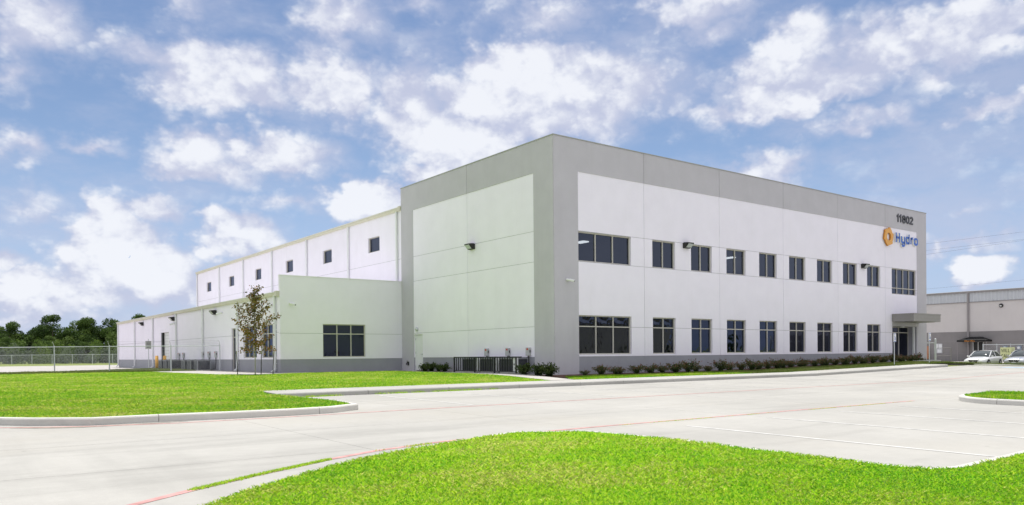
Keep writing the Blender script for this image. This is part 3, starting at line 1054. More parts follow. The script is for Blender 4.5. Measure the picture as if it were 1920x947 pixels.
def window(parent, kind, base, uc, z0, w, h, cols, transoms=(), label=None, recess=0.09, bar=0.055, m_frame=None):
    """frame mesh with one pane object for each light; kind 'F' faces -Y on y=base, 'L' faces -X on x=base"""
    key = (round(w, 2), round(h, 2), cols, tuple(round(t, 2) for t in transoms), recess, bar)
    depth = 0.09
    if key not in WCACHE:
        mb = MB()
        hw = w / 2
        y0, y1 = recess, recess + depth
        mb.box(-hw, y0, 0, -hw + bar, y1, h)
        mb.box(hw - bar, y0, 0, hw, y1, h)
        mb.box(-hw + bar, y0, 0, hw - bar, y1, bar)
        mb.box(-hw + bar, y0, h - bar, hw - bar, y1, h)
        cs = [-hw + bar / 2 + (w - bar) * i / cols for i in range(cols + 1)]
        for c in cs[1:-1]:
            mb.box(c - bar / 2, y0 + .002, bar, c + bar / 2, y1 - .002, h - bar)
        for t in transoms:
            for a, b in zip(cs, cs[1:]):
                mb.box(a + bar / 2, y0 + .004, t - bar / 2, b - bar / 2, y1 - .004, t + bar / 2)
        # sloped sill projecting a little
        mb.box(-hw, y0 - .03, -0.0, hw, y0, 0.035)
        panes = []
        zz = [bar / 2] + list(transoms) + [h - bar / 2]
        for a, b in zip(cs, cs[1:]):
            for c, d in zip(zz, zz[1:]):
                p = MB()
                pw, ph = (b - a - bar) / 2, (d - c - bar) / 2
                yy = y0 + depth * 0.72
                # a thin sheet of glass: one face (its thickness is within the frame)
                p.quad((-pw, 0, -ph), (pw, 0, -ph), (pw, 0, ph), (-pw, 0, ph))
                panes.append((((a + b) / 2, yy, (c + d) / 2), (round(pw, 3), round(ph, 3)), p))
        sub = {}
        lst = []
        for loc, dim, p in panes:
            if dim not in sub:
                sub[dim] = p.mesh('pane', M_GLASS)
            lst.append((loc, sub[dim]))
        WCACHE[key] = (mb.mesh('window', m_frame or M_FRAME), lst)
    me, lst = WCACHE[key]
    if kind == 'F':
        o = link('window', me, parent, (uc, base, z0))
    else:
        o = link('window', me, parent, (base, uc, z0), R(-90))
    if label:
        o['label'] = label
    for loc, pm in lst:
        link('pane', pm, o, loc)
    return o


# ------------------------------------------------------------------ main office block
H, ZB, ZG = 11.7, 10.10, 0.80
S2T, S2B, G1B, G1T, SEAM = 7.121, 5.607, 0.895, 2.893, 2.325
XW0, XW1, XR = 1.59, 36.62, 38.125
YL = 15.276
W2 = [(1.60, 5.356)]
for a in (7.0018, 10.1889, 13.3735, 16.5739, 19.7399, 22.9201, 26.1101, 29.2885):
    W2.append((a, a + 1.845))
ENT0, ENT1, ENTZ = 32.83, 36.56, 2.80
END = (32.786, 36.53, 5.19, S2T)
JX = [0, 6.363, 12.73, 19.107, 25.482, 31.832, XR]
WM = [M_WHITE, M_GREY, M_BASE, M_JOINT]

office = thing('office_building', 'large two-storey white office block with grey border and dark tinted windows', 'building')


def holes_front(u, z):
    for a, b in W2:
        if a < u < b and (S2B < z < S2T or G1B < z < G1T):
            return True
    a, b, c, d = END
    if a < u < b and c < z < d:
        return True
    return ENT0 < u < ENT1 and z < ENTZ


def cell_front(u, z):
    if holes_front(u, z):
        return None
    for j in JX[1:-1]:
        if abs(u - j) < 0.012:
            return (-0.02, 3)
    if u < XW0 or u > XW1 or z > ZB:
        return (0.022, 1)
    if ENT0 - .02 < u < ENT1 + .02 and z < 3.3:
        return (0.0, 1)
    for s in (S2T + .012, S2B - .012, SEAM):
        if abs(z - s) < 0.011:
            return (-0.014, 3)
    if z < ZG:
        return (-0.012, 2)
    return (0.0, 0)


zs_all = [-0.5, ZG, SEAM - .011, SEAM + .011, S2B - .023, S2B - .001, S2T + .001, S2T + .023, S2B, S2T, G1B, G1T, ZB, H, ENTZ, 3.3, END[2]]
for i in range(6):
    a, b = JX[i], JX[i + 1]
    us = [a, b]
    if i > 0:
        us.append(a + .012)
    if i < 5:
        us.append(b - .012)
    for p in [XW0, XW1, ENT0, ENT1, ENT0 - .02, ENT1 + .02, END[0], END[1]] + [q for w in W2 for q in w]:
        if a < p < b:
            us.append(p)
    panel('wall_panel', office, front_fn(), us, zs_all, cell_front, WM)

LJ, LL0, LL1 = 7.628, 1.552, 13.752
DOOR = (12.69, 13.745, 2.25)


def cell_left(u, z):
    if DOOR[0] < u < DOOR[1] and z < DOOR[2]:
        return None
    if abs(u - LJ) < 0.012:
        return (-0.02, 3)
    if u < LL0 or u > LL1 or z > ZB:
        return (0.022, 1)
    for s in (7.162, 5.613, 2.331):
        if abs(z - s) < 0.011:
            return (-0.014, 3)
    if z < ZG:
        return (-0.012, 2)
    return (0.0, 0)


zl = [-0.5, ZG, ZB, H, DOOR[2]] + [s + q for s in (7.162, 5.613, 2.331) for q in (-.011, .011)]
panel('wall_panel', office, left_fn(), [T_WALL + .001, LL0, LJ - .012, LJ], zl, cell_left, WM)
panel('wall_panel', office, left_fn(), [LJ, LJ + .012, LL1, YL, DOOR[0], DOOR[1]], zl, cell_left, WM)
# corner return and the walls seen only from the side
mb = MB()
mb.box(-0.022, -0.0, -0.5, 0.0, T_WALL, H)
mb.box(0.0, 0.0, H, 0.001, T_WALL, H + .0005)
link('corner_return', mb.mesh('corner_return', M_GREY), office)
mb = MB()
mb.box(XR - T_WALL, T_WALL + .001, -0.5, XR, 15.0, H)
link('side_wall', mb.mesh('side_wall', M_GREY), office)
mb = MB()
mb.box(T_WALL + .002, YL - T_WALL, -0.5, XR, YL, H)
link('rear_wall', mb.mesh('rear_wall', M_WHITE), office)
mb = MB()
mb.box(T_WALL + .003, T_WALL + .003, 10.85, XR - T_WALL - .003, YL - T_WALL - .003, 11.0)
link('roof', mb.mesh('roof', M_ROOF), office)
mb = MB()
mb.box(-0.05, -0.05, H + .001, XR + .03, T_WALL + .03, H + .045)
mb.box(-0.05, T_WALL + .03, H + .001, T_WALL + .03, YL + .02, H + .045)
link('coping', mb.mesh('coping', mat('grey_coping_metal', (0.36, 0.36, 0.36), 0.45, 0.04)), office)
# rooms behind the glass
mb = MB()
mb.box(T_WALL + .01, T_WALL + .01, 4.0, XR - .3, YL - .3, 4.25)
link('floor_slab', mb.mesh('floor_slab', M_DARKINT), office)
mb = MB()
mb.box(T_WALL + .01, T_WALL + .01, 7.3, XR - .3, 14.2, 7.4)
mb.box(T_WALL + .01, T_WALL + .01, 3.15, XR - .3, 14.2, 3.25)
link('ceiling', mb.mesh('ceiling', M_INT), office)
mb = MB()
mb.box(T_WALL + .01, 9.5, -0.1, XR - .3, 9.65, 7.3)
for x in (6.2, 12.6, 19.0, 25.4, 31.9):
    mb.box(x, 1.4, -0.1, x + .12, 9.5, 7.3)
link('partition', mb.mesh('partition', M_DARKINT), office)
mb = MB()
mb.box(T_WALL + .01, T_WALL + .01, -0.2, XR - .3, YL - .3, 0.02)
link('ground_floor', mb.mesh('ground_floor', M_DARKINT), office)
for (x, y) in ((5.1, 3.6), (9.25, 7.5), (14.4, 3.35), (18.3, 3.55)):
    mb = MB()
    mb.box(-.22, -.36, 0, .22, .36, 0.06)
    link('ceiling_light', mb.mesh('ceiling_light', M_LAMP), office, (x, y, 7.235))

for i, (a, b) in enumerate(W2):
    c, w = (a + b) / 2, b - a - .004
    window(office, 'F', 0.0, c, S2B + .002, w, S2T - S2B - .004, 3 if i == 0 else 2)
    window(office, 'F', 0.0, c, G1B + .002, w, G1T - G1B - .004, 3 if i == 0 else 2, (SEAM - G1B,))
window(office, 'F', 0.0, (END[0] + END[1]) / 2, END[2] + .002, END[1] - END[0] - .004, END[3] - END[2] - .004, 4, (5.66 - END[2],))
# things on the sill of the fourth upper window
mb = MB()
mb.box(-.28, -.15, 0, -.03, .15, .26)
mb.box(.12, -.15, 0, .34, .15, .30)
link('paper_box', mb.mesh('paper_box', M_PAPER), office, (14.0, 0.55, 5.64))

# entrance recess, storefront, canopy
RC = 0.64
mb = MB()
mb.box(ENT1, T_WALL, -0.3, ENT1 + .15, RC + .2, ENTZ + .1)
mb.box(ENT0 - .15, T_WALL, -0.3, ENT0, RC + .2, ENTZ + .1)
mb.box(ENT0, T_WALL, ENTZ, ENT1, RC + .2, ENTZ + .1)
link('entrance_return', mb.mesh('entrance_return', M_GREY), office)
mb = MB()
mb.box(ENT0, -1.8, -0.2, ENT1, RC + .2, 0.235)
link('entrance_step', mb.mesh('entrance_step', M_KERB), office)
# pilaster at the right of the entrance
mb = MB()
mb.box(36.30, 0.10, 0.236, 36.42, 0.22, ENTZ - .002)
link('column', mb.mesh('column', M_PIPE), office)
sf = MB()
zb = 0.24
pw = 0.06
xs = [ENT0 + .01, ENT0 + 1.16, ENT0 + 2.2, ENT1 - .01]
for x in xs:
    sf.box(x - (pw if x > ENT0 + 3 else 0), RC, zb, x + (pw if x < ENT0 + 3 else 0), RC + .1, ENTZ - .003)
for z in (ENTZ - .065, 2.32, zb):
    for a, b in zip(xs, xs[1:]):
        sf.box(a + pw, RC + .003, z, b - (pw if b > ENT0 + 3 else 0), RC + .097, z + .06)
sfo = link('storefront', sf.mesh('storefront', M_FRAME), office)
for a, b in zip(xs, xs[1:]):
    e = b - (pw if b > ENT0 + 3 else 0)
    for c, d in ((zb + .06, 2.32), (2.38, ENTZ - .065)):
        p = MB()
        p.quad((a + pw, RC + .06, c), (e, RC + .06, c), (e, RC + .06, d), (a + pw, RC + .06, d))
        link('pane', p.mesh('pane', M_GLASS), sfo)
dr = MB()
x0, x1 = xs[0] + pw + .01, xs[1] - .01
for (a, b, c, d) in ((x0, x0 + .1, zb + .07, 2.3), (x1 - .1, x1, zb + .07, 2.3), (x0 + .1, x1 - .1, 2.2, 2.3), (x0 + .1, x1 - .1, zb + .07, zb + .29)):
    dr.box(a, RC - .02, c, b, RC + .03, d)
do = link('door', dr.mesh('door', M_FRAME), office)
hb = MB()
hb.path([(x1 - .14, RC - .02, 1.0), (x1 - .14, RC - .09, 1.0), (x1 - .14, RC - .09, 1.5), (x1 - .14, RC - .02, 1.5)], .014, 6)
link('handle', hb.mesh('handle', M_GALV), do)
mb = MB()
CX0, CX1, CD = 32.76, 36.9, 1.62
mb.box(CX0, -CD, 3.14, CX1, -0.025, 3.60)
mb.box(CX0 - .03, -CD - .03, 3.60, CX1 + .03, -0.024, 3.70)
mb.box(CX0 - .015, -CD - .015, 3.36, CX1 + .015, -0.026, 3.385)
mb.box(CX0 - .015, -CD - .015, 3.12, CX1 + .015, -0.027, 3.139)
mb.box(CX0 + .3, -CD + .3, 3.085, CX1 - .3, -0.1, 3.1199)
link('canopy', mb.mesh('canopy', M_CAN), office)
mb = MB()
mb.tube((34.9, 0.3, ENTZ - .09), (34.9, 0.3, ENTZ - .001), .13, .16, 14)
link('entrance_lamp', mb.mesh('entrance_lamp', M_PLASTIC), office)

# steel door on the left wall
mb = MB()
u0, u1, zt = DOOR
fl = left_fn()
mb.box(0.06, u0 + .002, -0.05, 0.16, u0 + .055, zt - .002)
mb.box(0.06, u1 - .055, -0.05, 0.16, u1 - .002, zt - .002)
mb.box(0.06, u0 + .055, zt - .06, 0.16, u1 - .055, zt - .002)
df = link('door', mb.mesh('door', M_DOOR), office)
mb = MB()
mb.box(0.085, u0 + .06, 0.0, 0.13, u1 - .06, zt - .065)
dl = link('leaf', mb.mesh('leaf', M_DOOR), df)
mb = MB()
mb.tube((0.085, u0 + .14, 1.0), (0.02, u0 + .14, 1.0), .03, .03, 8)
mb.tube((0.03, u0 + .14, 1.0), (0.03, u0 + .32, 1.0), .017, .017, 8)
link('handle', mb.mesh('handle', M_GALV), df)
for z in (0.25, 1.1, 1.95):
    mb = MB()
    mb.tube((0.075, u1 - .06, z - .06), (0.075, u1 - .06, z + .06), .02, .02, 6)
    link('hinge', mb.mesh('hinge', M_GALV), df)

# ------------------------------------------------------------------ high rear wing
UE, YF, UX = 10.50, 62.83, 0.10
wing = thing('warehouse_wing', 'long tall white rear wing with small square windows and beige eave', 'building')
WU = [(18.5, 20.2), (26.3, 27.95), (34.1, 35.75), (41.85, 43.5), (49.7, 51.4), (57.5, 59.2)]
UB = [YL + .003, 23.25, 31.02, 38.88, 46.72, 54.4, YF]


def cell_wing(u, z):
    for a, b in WU:
        if a < u < b and 8.08 < z < 9.12:
            return None
    for j in UB[1:-1]:
        if abs(u - j) < 0.012:
            return (-0.02, 3)
    if abs(z - 7.22) < 0.011:
        return (-0.014, 3)
    return (0.0, 0)


for a, b in zip(UB, UB[1:]):
    us = [a, b] + ([a + .012] if a > 20 else []) + ([b - .012] if b < 60 else [])
    for w in WU:
        us += [q for q in w if a < q < b]
    panel('wall_panel', wing, left_fn(UX), us, [-0.4, 7.209, 7.231, 8.08, 9.12, UE - .01], cell_wing, WM)
for a, b in WU:
    window(wing, 'L', UX, (a + b) / 2, 8.082, b - a - .004, 1.036, 1)
mb = MB()
mb.box(UX + .45, YL + .3, 7.0, UX + .5, YF - .3, 10.3)
link('interior_wall', mb.mesh('interior_wall', M_INT), wing)
mb = MB()
mb.quad((UX - .1, YL + .002, UE), (UX - .1, YF + .1, UE), (18, YF + .1, UE + .55), (18, YL + .002, UE + .55))
mb.quad((18, YL + .002, UE + .55), (18, YF + .1, UE + .55), (36, YF + .1, UE), (36, YL + .002, UE))
link('roof', mb.mesh('roof', M_ROOF), wing)
mb = MB()
mb.box(UX, YF - .2, -0.4, 36, YF, UE - .02)
mb.box(35.8, YL + .01, -0.4, 36, YF - .21, UE - .02)
link('far_wall', mb.mesh('far_wall', M_WHITE), wing)


def gutter(parent, x, z, y0, y1, lip=True):
    mb = MB()
    prof = [(0.0, -0.17), (-0.11, -0.17), (-0.16, -0.05), (-0.16, 0.02), (-0.13, 0.02), (-0.13, -0.03), (0.0, -0.03)]
    A = [(x + a, y0, z + b) for a, b in prof]
    B = [(x + a, y1, z + b) for a, b in prof]
    for i in range(len(prof) - 1):
        mb.quad(A[i], B[i], B[i + 1], A[i + 1])
    for rr in (A, B):
        s = len(mb.v)
        mb.v += rr
        mb.f.append(tuple(range(s, s + len(rr))))
        mb.mi.append(0)
    link('gutter', mb.mesh('gutter', M_TRIM), parent)
    mb = MB()
    mb.box(x - .19, y0, z + .021, x + .3, y1, z + .07)
    link('roof_edge', mb.mesh('roof_edge', mat('pale_roof_edge', (0.70, 0.69, 0.64), 0.45, 0.04)), parent)
    mb = MB()
    mb.box(x - .21, y0 - .02, z - .2, x + .02, y0 + .26, z + .1)
    link('gutter_end', mb.mesh('gutter_end', M_TRIM), parent)


gutter(wing, UX - .001, UE, YL + .02, YF + .15)


def downspout(parent, x, y, z0, z1, w=0.13):
    mb = MB()
    mb.box(x - .15, y - w / 2, z0 + .18, x - .03, y + w / 2, z1)
    mb.v += []
    # kicked out shoe
    a = [(x - .15, y - w / 2, z0 + .18), (x - .15, y + w / 2, z0 + .18), (x - .03, y + w / 2, z0 + .18), (x - .03, y - w / 2, z0 + .18)]
    b = [(x - .33, y - w / 2, z0 + .05), (x - .33, y + w / 2, z0 + .05), (x - .24, y + w / 2, z0 - .02), (x - .24, y - w / 2, z0 - .02)]
    for i in range(4):
        mb.quad(a[i], a[(i + 1) % 4], b[(i + 1) % 4], b[i])
    for z in np.arange(z0 + .5, z1, 2.0):
        mb.box(x - .156, y - w / 2 - .02, z, x + .0, y + w / 2 + .02, z + .04)
    link('downspout', mb.mesh('downspout', M_PIPE), parent)


for y in (15.95, 23.25, 31.02, 38.88, 46.72, 54.4, 62.7):
    downspout(wing, UX, y, 4.9, UE - .17)

# ------------------------------------------------------------------ low side building
LB, LE = -8.08, 4.68
low = thing('side_building', 'low white single-storey side building with dark grey base and downspouts', 'building')
EZ, ESEAM, EBASE = 5.69, 2.304, 0.767
EW = (-5.44, -2.60, 0.865, 2.885)


def cell_end(u, z):
    if EW[0] < u < EW[1] and EW[2] < z < EW[3]:
        return None
    if abs(z - ESEAM) < .011:
        return (-0.014, 3)
    return (-0.012, 2) if z < EBASE else (0.0, 0)


panel('wall_panel', low, front_fn(YL), [LB, -0.003, EW[0], EW[1]], [-0.4, EBASE, ESEAM - .011, ESEAM + .011, EW[2], EW[3], EZ], cell_end, WM)
window(low, 'F', YL, (EW[0] + EW[1]) / 2, EW[2] + .002, EW[1] - EW[0] - .004, EW[3] - EW[2] - .004, 3, (2.29 - EW[2],))
mb = MB()
mb.box(LB - .03, YL - .03, EZ + .001, -0.004, YL + .25, EZ + .04)
link('coping', mb.mesh('coping', M_WHITE), low)
LW = [(15.9, 18.45, .86, 2.90), (19.33, 21.88, .86, 2.92)]
LGD = (23.2, 24.32, -0.05, 2.87)
LOD = (41.25, 43.99, -0.1, 3.12)
LU = [YL + T_WALL + .001, 22.93, 30.92, 38.6, 46.8, 54.45, YF - .01]


def cell_low(u, z):
    for a, b, c, d in LW + [LGD, LOD]:
        if a < u < b and c < z < d:
            return None
    for j in LU[1:-1]:
        if abs(u - j) < .012:
            return (-0.02, 3)
    if abs(z - 2.36) < .011:
        return (-0.014, 3)
    return (-0.012, 2) if z < EBASE else (0.0, 0)


for a, b in zip(LU, LU[1:]):
    us = [a, b] + ([a + .012] if a > 20 else []) + ([b - .012] if b < 60 else [])
    for w in LW + [LGD, LOD]:
        us += [q for q in w[:2] if a < q < b]
    panel('wall_panel', low, left_fn(LB), us, [-0.4, EBASE, 2.349, 2.371, .86, 2.9, 2.92, -0.05, 2.87, -0.1, 3.12, LE - .02], cell_low, WM)
# short return beside the parapet wall
mb = MB()
mb.box(LB, YL + T_WALL, LE, LB + .2, YL + T_WALL + .001, EZ)
for a, b, c, d in LW:
    window(low, 'L', LB, (a + b) / 2, c + .002, b - a - .004, d - c - .004, 3, (2.33 - c,))
# glazed door with transom
window(low, 'L', LB, (LGD[0] + LGD[1]) / 2, 0.0, LGD[1] - LGD[0] - .004, 2.86, 1, (2.27,), label='narrow glazed door with a transom light')
# roller door set back in its opening
mb = MB()
for i in range(12):
    z = i * .26
    mb.box(LB + .19, LOD[0] + .002, z + .002, LB + .215, LOD[1] - .002, z + .25)
link('roller_door', mb.mesh('roller_door', M_DOOR), low)
mb = MB()
mb.box(LB + .02, LOD[1] - .35, 0.0, LB + .185, LOD[1] - .004, LOD[3] - .004)
link('door_jamb', mb.mesh('door_jamb', M_BLACK), low)
gutter(low, LB - .001, LE, YL + .1, YF + .15)
for y in (15.95, 22.93, 30.92, 38.6, 46.8, 54.45, 62.65):
    downspout(low, LB, y, 0.0, LE - .17)
mb = MB()
mb.quad((LB - .1, YL + .23, LE + .072), (LB - .1, YF + .1, LE + .072), (UX - .01, YF + .1, LE + .55), (UX - .01, YL + .23, LE + .55))
link('roof', mb.mesh('roof', M_ROOF), low)
mb = MB()
mb.box(LB + .23, YF - .22, -0.4, UX, YF - .02, LE)
link('far_wall', mb.mesh('far_wall', M_WHITE), low)
mb = MB()
mb.box(LB + .25, YL + .3, 3.1, -0.05, YF - .3, 3.2)
link('ceiling', mb.mesh('ceiling', M_INT), low)
mb = MB()
mb.box(LB + .25, YL + .25, -0.2, -0.05, YF - .3, 0.0)
link('floor_slab', mb.mesh('floor_slab', M_DARKINT), low)
mb = MB()
mb.box(LB + .25, 21.0, 0.0, -0.05, 21.1, 3.1)
mb.box(-2.0, YL + .3, 0.0, -1.9, 21.0, 3.1)
mb.box(LB + 4, 21.1, 0.0, LB + 4.1, YF - .3, 3.1)
link('partition', mb.mesh('partition', M_INT), low)


def chair(loc, rz, label):
    t = thing('office_chair', label, 'chair', loc, rz, 'chairs behind the side building window')
    mb = MB()
    mb.box(-.24, -.24, .43, .24, .24, .5)
    link('seat', bevel(mb.mesh('seat', M_BLACK), .03), t)
    mb = MB()
    prof = [(-.24, .6), (-.25, .85), (-.2, 1.08), (-.1, 1.16), (.1, 1.16), (.2, 1.08), (.25, .85), (.24, .6)]
    mb.prism(prof, lambda u, v, d: (u, d + .04 * (v - .6), v), .2, .26)
    link('backrest', mb.mesh('backrest', M_BLACK), t)
    mb = MB()
    mb.tube((0, 0, .08), (0, 0, .44), .03)
    for i in range(5):
        a = i * 2 * math.pi / 5
        mb.tube((0, 0, .1), (.28 * math.cos(a), .28 * math.sin(a), .05), .02, .015)
    mb.tube((0, .2, .45), (0, .24, .65), .02)
    link('base', mb.mesh('base', M_BLACK), t)


chair((-5.2, 15.95, 0.0), R(160), 'dark chair behind the left pane of the side building window, left one')
chair((-4.72, 16.1, 0.0), R(200), 'dark chair behind the left pane of the side building window, right one')

# ------------------------------------------------------------------ wall lights, cameras, small fittings
def wall_light(name, kind, base, u, z, label, w=0.5, group='wall pack lights'):
    loc, rz = ((u, base, z), 0) if kind == 'F' else ((base, u, z), R(-90))
    t = thing(name, label, 'wall light', loc, rz, group)
    mb = MB()
    hw = w / 2
    prof = [(0.0, -.16), (0.0, .13), (-.10, .17), (-.40, .14), (-.40, .09), (-.20, -.13), (-.12, -.16)]
    mb.prism([(a, b) for a, b in prof], lambda a, b, d: (d, a, b), -hw, hw)
    link('housing', bevel(mb.mesh('housing', M_BRONZE), .012), t)
    mb = MB()
    mb.quad((-hw * .82, -.3965, .07), (hw * .82, -.3965, .07), (hw * .82, -.222, -.115), (-hw * .82, -.222, -.115))
    mb2 = MB()
    mb2.prism([(-.402, .075), (-.215, -.122), (-.225, -.13), (-.412, .068)], lambda a, b, d: (d, a, b), -hw * .82, hw * .82)
    link('lens', mb2.mesh('lens', M_LENS), t)
    return t


wall_light('wall_light', 'L', -0.0, 7.09, 7.02, 'black floodlight high on the left wall of the office block', .5)
wall_light('wall_light', 'F', 0.0, 9.74, 7.0, 'black floodlight between the first and second narrow upper windows', .5)
wall_light('wall_light', 'F', 0.0, 28.72, 7.0, 'black floodlight beside the last narrow upper window near the sign', .5)
wall_light('wall_light', 'L', LB, 27.9, 4.12, 'black floodlight on the side building nearest the young tree', .55)
wall_light('wall_light', 'L', LB, 39.5, 4.15, 'black floodlight on the side building above the roller door corner', .55)
wall_light('wall_light', 'L', LB, 51.0, 4.15, 'black floodlight on the side building nearest its far end', .55)


def camera_unit(kind, base, u, z, label, dome=False):
    loc, rz = ((u, base, z), 0) if kind == 'F' else ((base, u, z), R(-90))
    t = thing('security_camera', label, 'security camera', loc, rz, 'security cameras on the walls')
    mb = MB()
    mb.box(-.05, -.03, -.05, .05, 0, .05)
    mb.tube((0, -.02, 0), (0, -.12, -.03), .02, .02, 8)
    link('bracket', mb.mesh('bracket', M_PLASTIC), t)
    mb = MB()
    d = Vector((.55, -.75, -.25)).normalized() if kind == 'F' else Vector((-.6, -.7, -.25)).normalized()
    c = Vector((0, -.15, -.02))
    mb.tube(c - d * .16, c + d * .2, .055, .055, 10)
    mb.tube(c + d * .0 + Vector((0, 0, .012)), c + d * .26 + Vector((0, 0, .012)), .065, .065, 10)
    link('camera_body', mb.mesh('camera_body', M_PLASTIC), t)
    mb = MB()
    mb.tube(c + d * .255, c + d * .268, .04, .04, 10)
    link('lens', mb.mesh('lens', M_BLACK), t)


camera_unit('F', -0.022, 0.85, 4.62, 'small white camera on the grey border right of the building corner')
camera_unit('F', YL, -7.43, 4.05, 'small white camera on the end wall of the side building')
camera_unit('L', LB, 26.4, 4.02, 'small white camera beside the nearest floodlight on the side building')
camera_unit('L', LB, 39.35, 3.75, 'small white camera below the middle floodlight, right of the roller door')
camera_unit('L', LB, 16.6, 4.0, 'small white camera under the eave by the end wall of the side building')
t = thing('door_lamp', 'small white dome lamp above the white steel door', 'lamp', (0, 13.32, 2.58), R(-90))
mb = MB()
mb.box(-.07, -.04, -.1, .07, 0, .1)
link('backplate', mb.mesh('backplate', M_PLASTIC), t)
mb = MB()
mb.tube((0, -.02, .0), (0, -.1, .0), .13, .12, 14)
mb.tube((0, -.1, 0), (0, -.17, -.0), .12, .05, 14)
link('lamp_cover', mb.mesh('lamp_cover', M_LENS), t)
t = thing('wall_hydrant', 'small dark tap on the grey wall left of the white door', 'tap', (-0.022, 14.45, 0.42), R(-90))
mb = MB()
mb.box(-.08, -.05, -.12, .08, 0, .12)
link('backplate', mb.mesh('backplate', M_BRONZE), t)
mb = MB()
mb.tube((0, -.05, .05), (0, -.16, .02), .035, .03, 8)
mb.tube((0, -.15, .02), (0, -.17, -.1), .03, .025, 8)
mb.tube((0, -.1, .05), (0, -.1, .16), .015, .015, 6)
mb.tube((-.06, -.1, .16), (.06, -.1, .16), .014, .014, 6)
link('spout', mb.mesh('spout', M_BRONZE), t)

# ------------------------------------------------------------------ lettering by strokes
def ribbon(path, th):
    """closed outline polygons (one quad per stroke piece with mitred joints)"""
    P = [Vector(p) for p in path]
    closed = (P[0] - P[-1]).length < 1e-6
    if closed:
        P = P[:-1]
    n = len(P)
    L = []
    for i in range(n):
        if closed or 0 < i < n - 1:
            a = (P[i] - P[i - 1]).normalized()
            b = (P[(i + 1) % n] - P[i]).normalized()
            na, nb = Vector((-a.y, a.x)), Vector((-b.y, b.x))
            mm = (na + nb)
            mm = mm / max(mm.dot(na), .3)
        elif i == 0:
            b = (P[1] - P[0]).normalized()
            mm = Vector((-b.y, b.x))
        else:
            a = (P[-1] - P[-2]).normalized()
            mm = Vector((-a.y, a.x))
        L.append((P[i] + mm * th / 2, P[i] - mm * th / 2))
    out = []
    for i in range(n if closed else n - 1):
        a, b = L[i], L[(i + 1) % n]
        out.append([a[0], b[0], b[1], a[1]])
    return out


def arc(cx, cy, rx, ry, a0, a1, n=10):
    return [(cx + rx * math.cos(R(a0 + (a1 - a0) * i / n)), cy + ry * math.sin(R(a0 + (a1 - a0) * i / n))) for i in range(n + 1)]


def letter_mesh(name, paths, th, d0, d1, mats, sx=1.0, sz=1.0, fn=None):
    """letter in the x-z plane, front towards -Y; d0 back, d1 front"""
    fn = fn or (lambda u, v, d: (u, -d, v))
    mb = MB()
    for p in paths:
        for q in ribbon([(a * sx, b * sz) for a, b in p], th):
            mb.prism([(v.x, v.y) for v in q], fn, d1, d0, 0, 1 if len(mats) > 1 else 0)
    return mb.mesh(name, mats)


GL = {
    '1': [[(.02, .72), (.2, .93), (.2, 0)]],
    '8': [arc(.25, .73, .19, .2, 0, 360, 14), arc(.25, .28, .2, .22, 0, 360, 14)],
    '0': [arc(.25, .5, .19, .43, 0, 360, 18)],
    '2': [arc(.24, .7, .19, .23, 165, -20, 9) + [(.05, .07), (.46, .07)]],
    'H': [[(.07, 0), (.07, 1)], [(.45, 0), (.45, 1)], [(.07, .5), (.45, .5)]],
    'y': [[(.06, .7), (.06, .2), (.12, .06), (.42, .06)], [(.42, .7), (.42, -.17), (.34, -.27), (.08, -.27)]],
    'd': [[(.42, .06), (.14, .06), (.06, .15), (.06, .55), (.14, .64), (.42, .64)], [(.42, 0), (.42, 1)]],
    'r': [[(.07, 0), (.07, .7)], [(.07, .5), (.15, .64), (.34, .64)]],
    'o': [[(.14, .06), (.36, .06), (.44, .15), (.44, .55), (.36, .64), (.14, .64), (.06, .55), (.06, .15), (.14, .06)]],
    'W': [[(.02, 1), (.15, 0), (.28, .7), (.41, 0), (.54, 1)]],
    'I': [[(.08, 0), (.08, 1)]],
    'L': [[(.07, 1), (.07, .05), (.4, .05)]],
    'C': [arc(.25, .5, .19, .45, 45, 315, 12)],
    'A': [[(.02, 0), (.24, 1), (.46, 0)], [(.1, .32), (.38, .32)]],
}
t = thing('house_number', 'dark grey street number 11802 on the grey border at the right end', 'house number', (33.5, -0.022, 10.62))
x = 0.0
for ch, adv in (('1', .40), ('1', .43), ('8', .58), ('0', .58), ('2', .5)):
    link('numeral', letter_mesh('numeral', GL[ch], .125, 0.0, .05, [M_NUM], 1.02, .56), t, (x, 0, 0))
    x += adv
sign = thing('wall_sign', 'blue Hydro letters beside an orange gear emblem on the white wall', 'sign', (32.15, 0.0, 9.06))
x = 0.98
for ch, adv in (('H', .80), ('y', .70), ('d', .74), ('r', .53), ('o', .6)):
    o = link('letter', letter_mesh('letter', GL[ch], .175, .03, .14, [M_BLUE, M_WSIDE], 1.28, .72), sign, (x, 0, 0))
    x += adv
mb = MB()
pts = []
for kx in range(6):
    a0 = 60 * kx + 72
    pts += [(a0, .70), (a0 + 9, .705), (a0 + 13, .66), (a0 + 15, .60), (a0 + 24, .61), (a0 + 33, .62), (a0 + 42, .63), (a0 + 51, .645), (a0 + 58, .665)]
outer = [(r * math.cos(R(a)), r * math.sin(R(a))) for a, r in pts]
n = len(outer)
inner = [(.29 * math.cos(R(a)), .29 * math.sin(R(a))) for a, r in pts]
D0, D1 = .04, .15
for i in range(n):
    j = (i + 1) % n
    P = lambda q, d: (q[0], -d, q[1] + .32)
    mb.quad(P(outer[i], D1), P(outer[j], D1), P(inner[j], D1), P(inner[i], D1), 0)
    mb.quad(P(outer[i], D0), P(outer[j], D0), P(outer[j], D1), P(outer[i], D1), 1)
    mb.quad(P(inner[i], D0), P(inner[j], D0), P(inner[j], D1), P(inner[i], D1), 1)
link('gear_emblem', mb.mesh('gear_emblem', [M_ORANGE, M_ORSIDE]), sign)

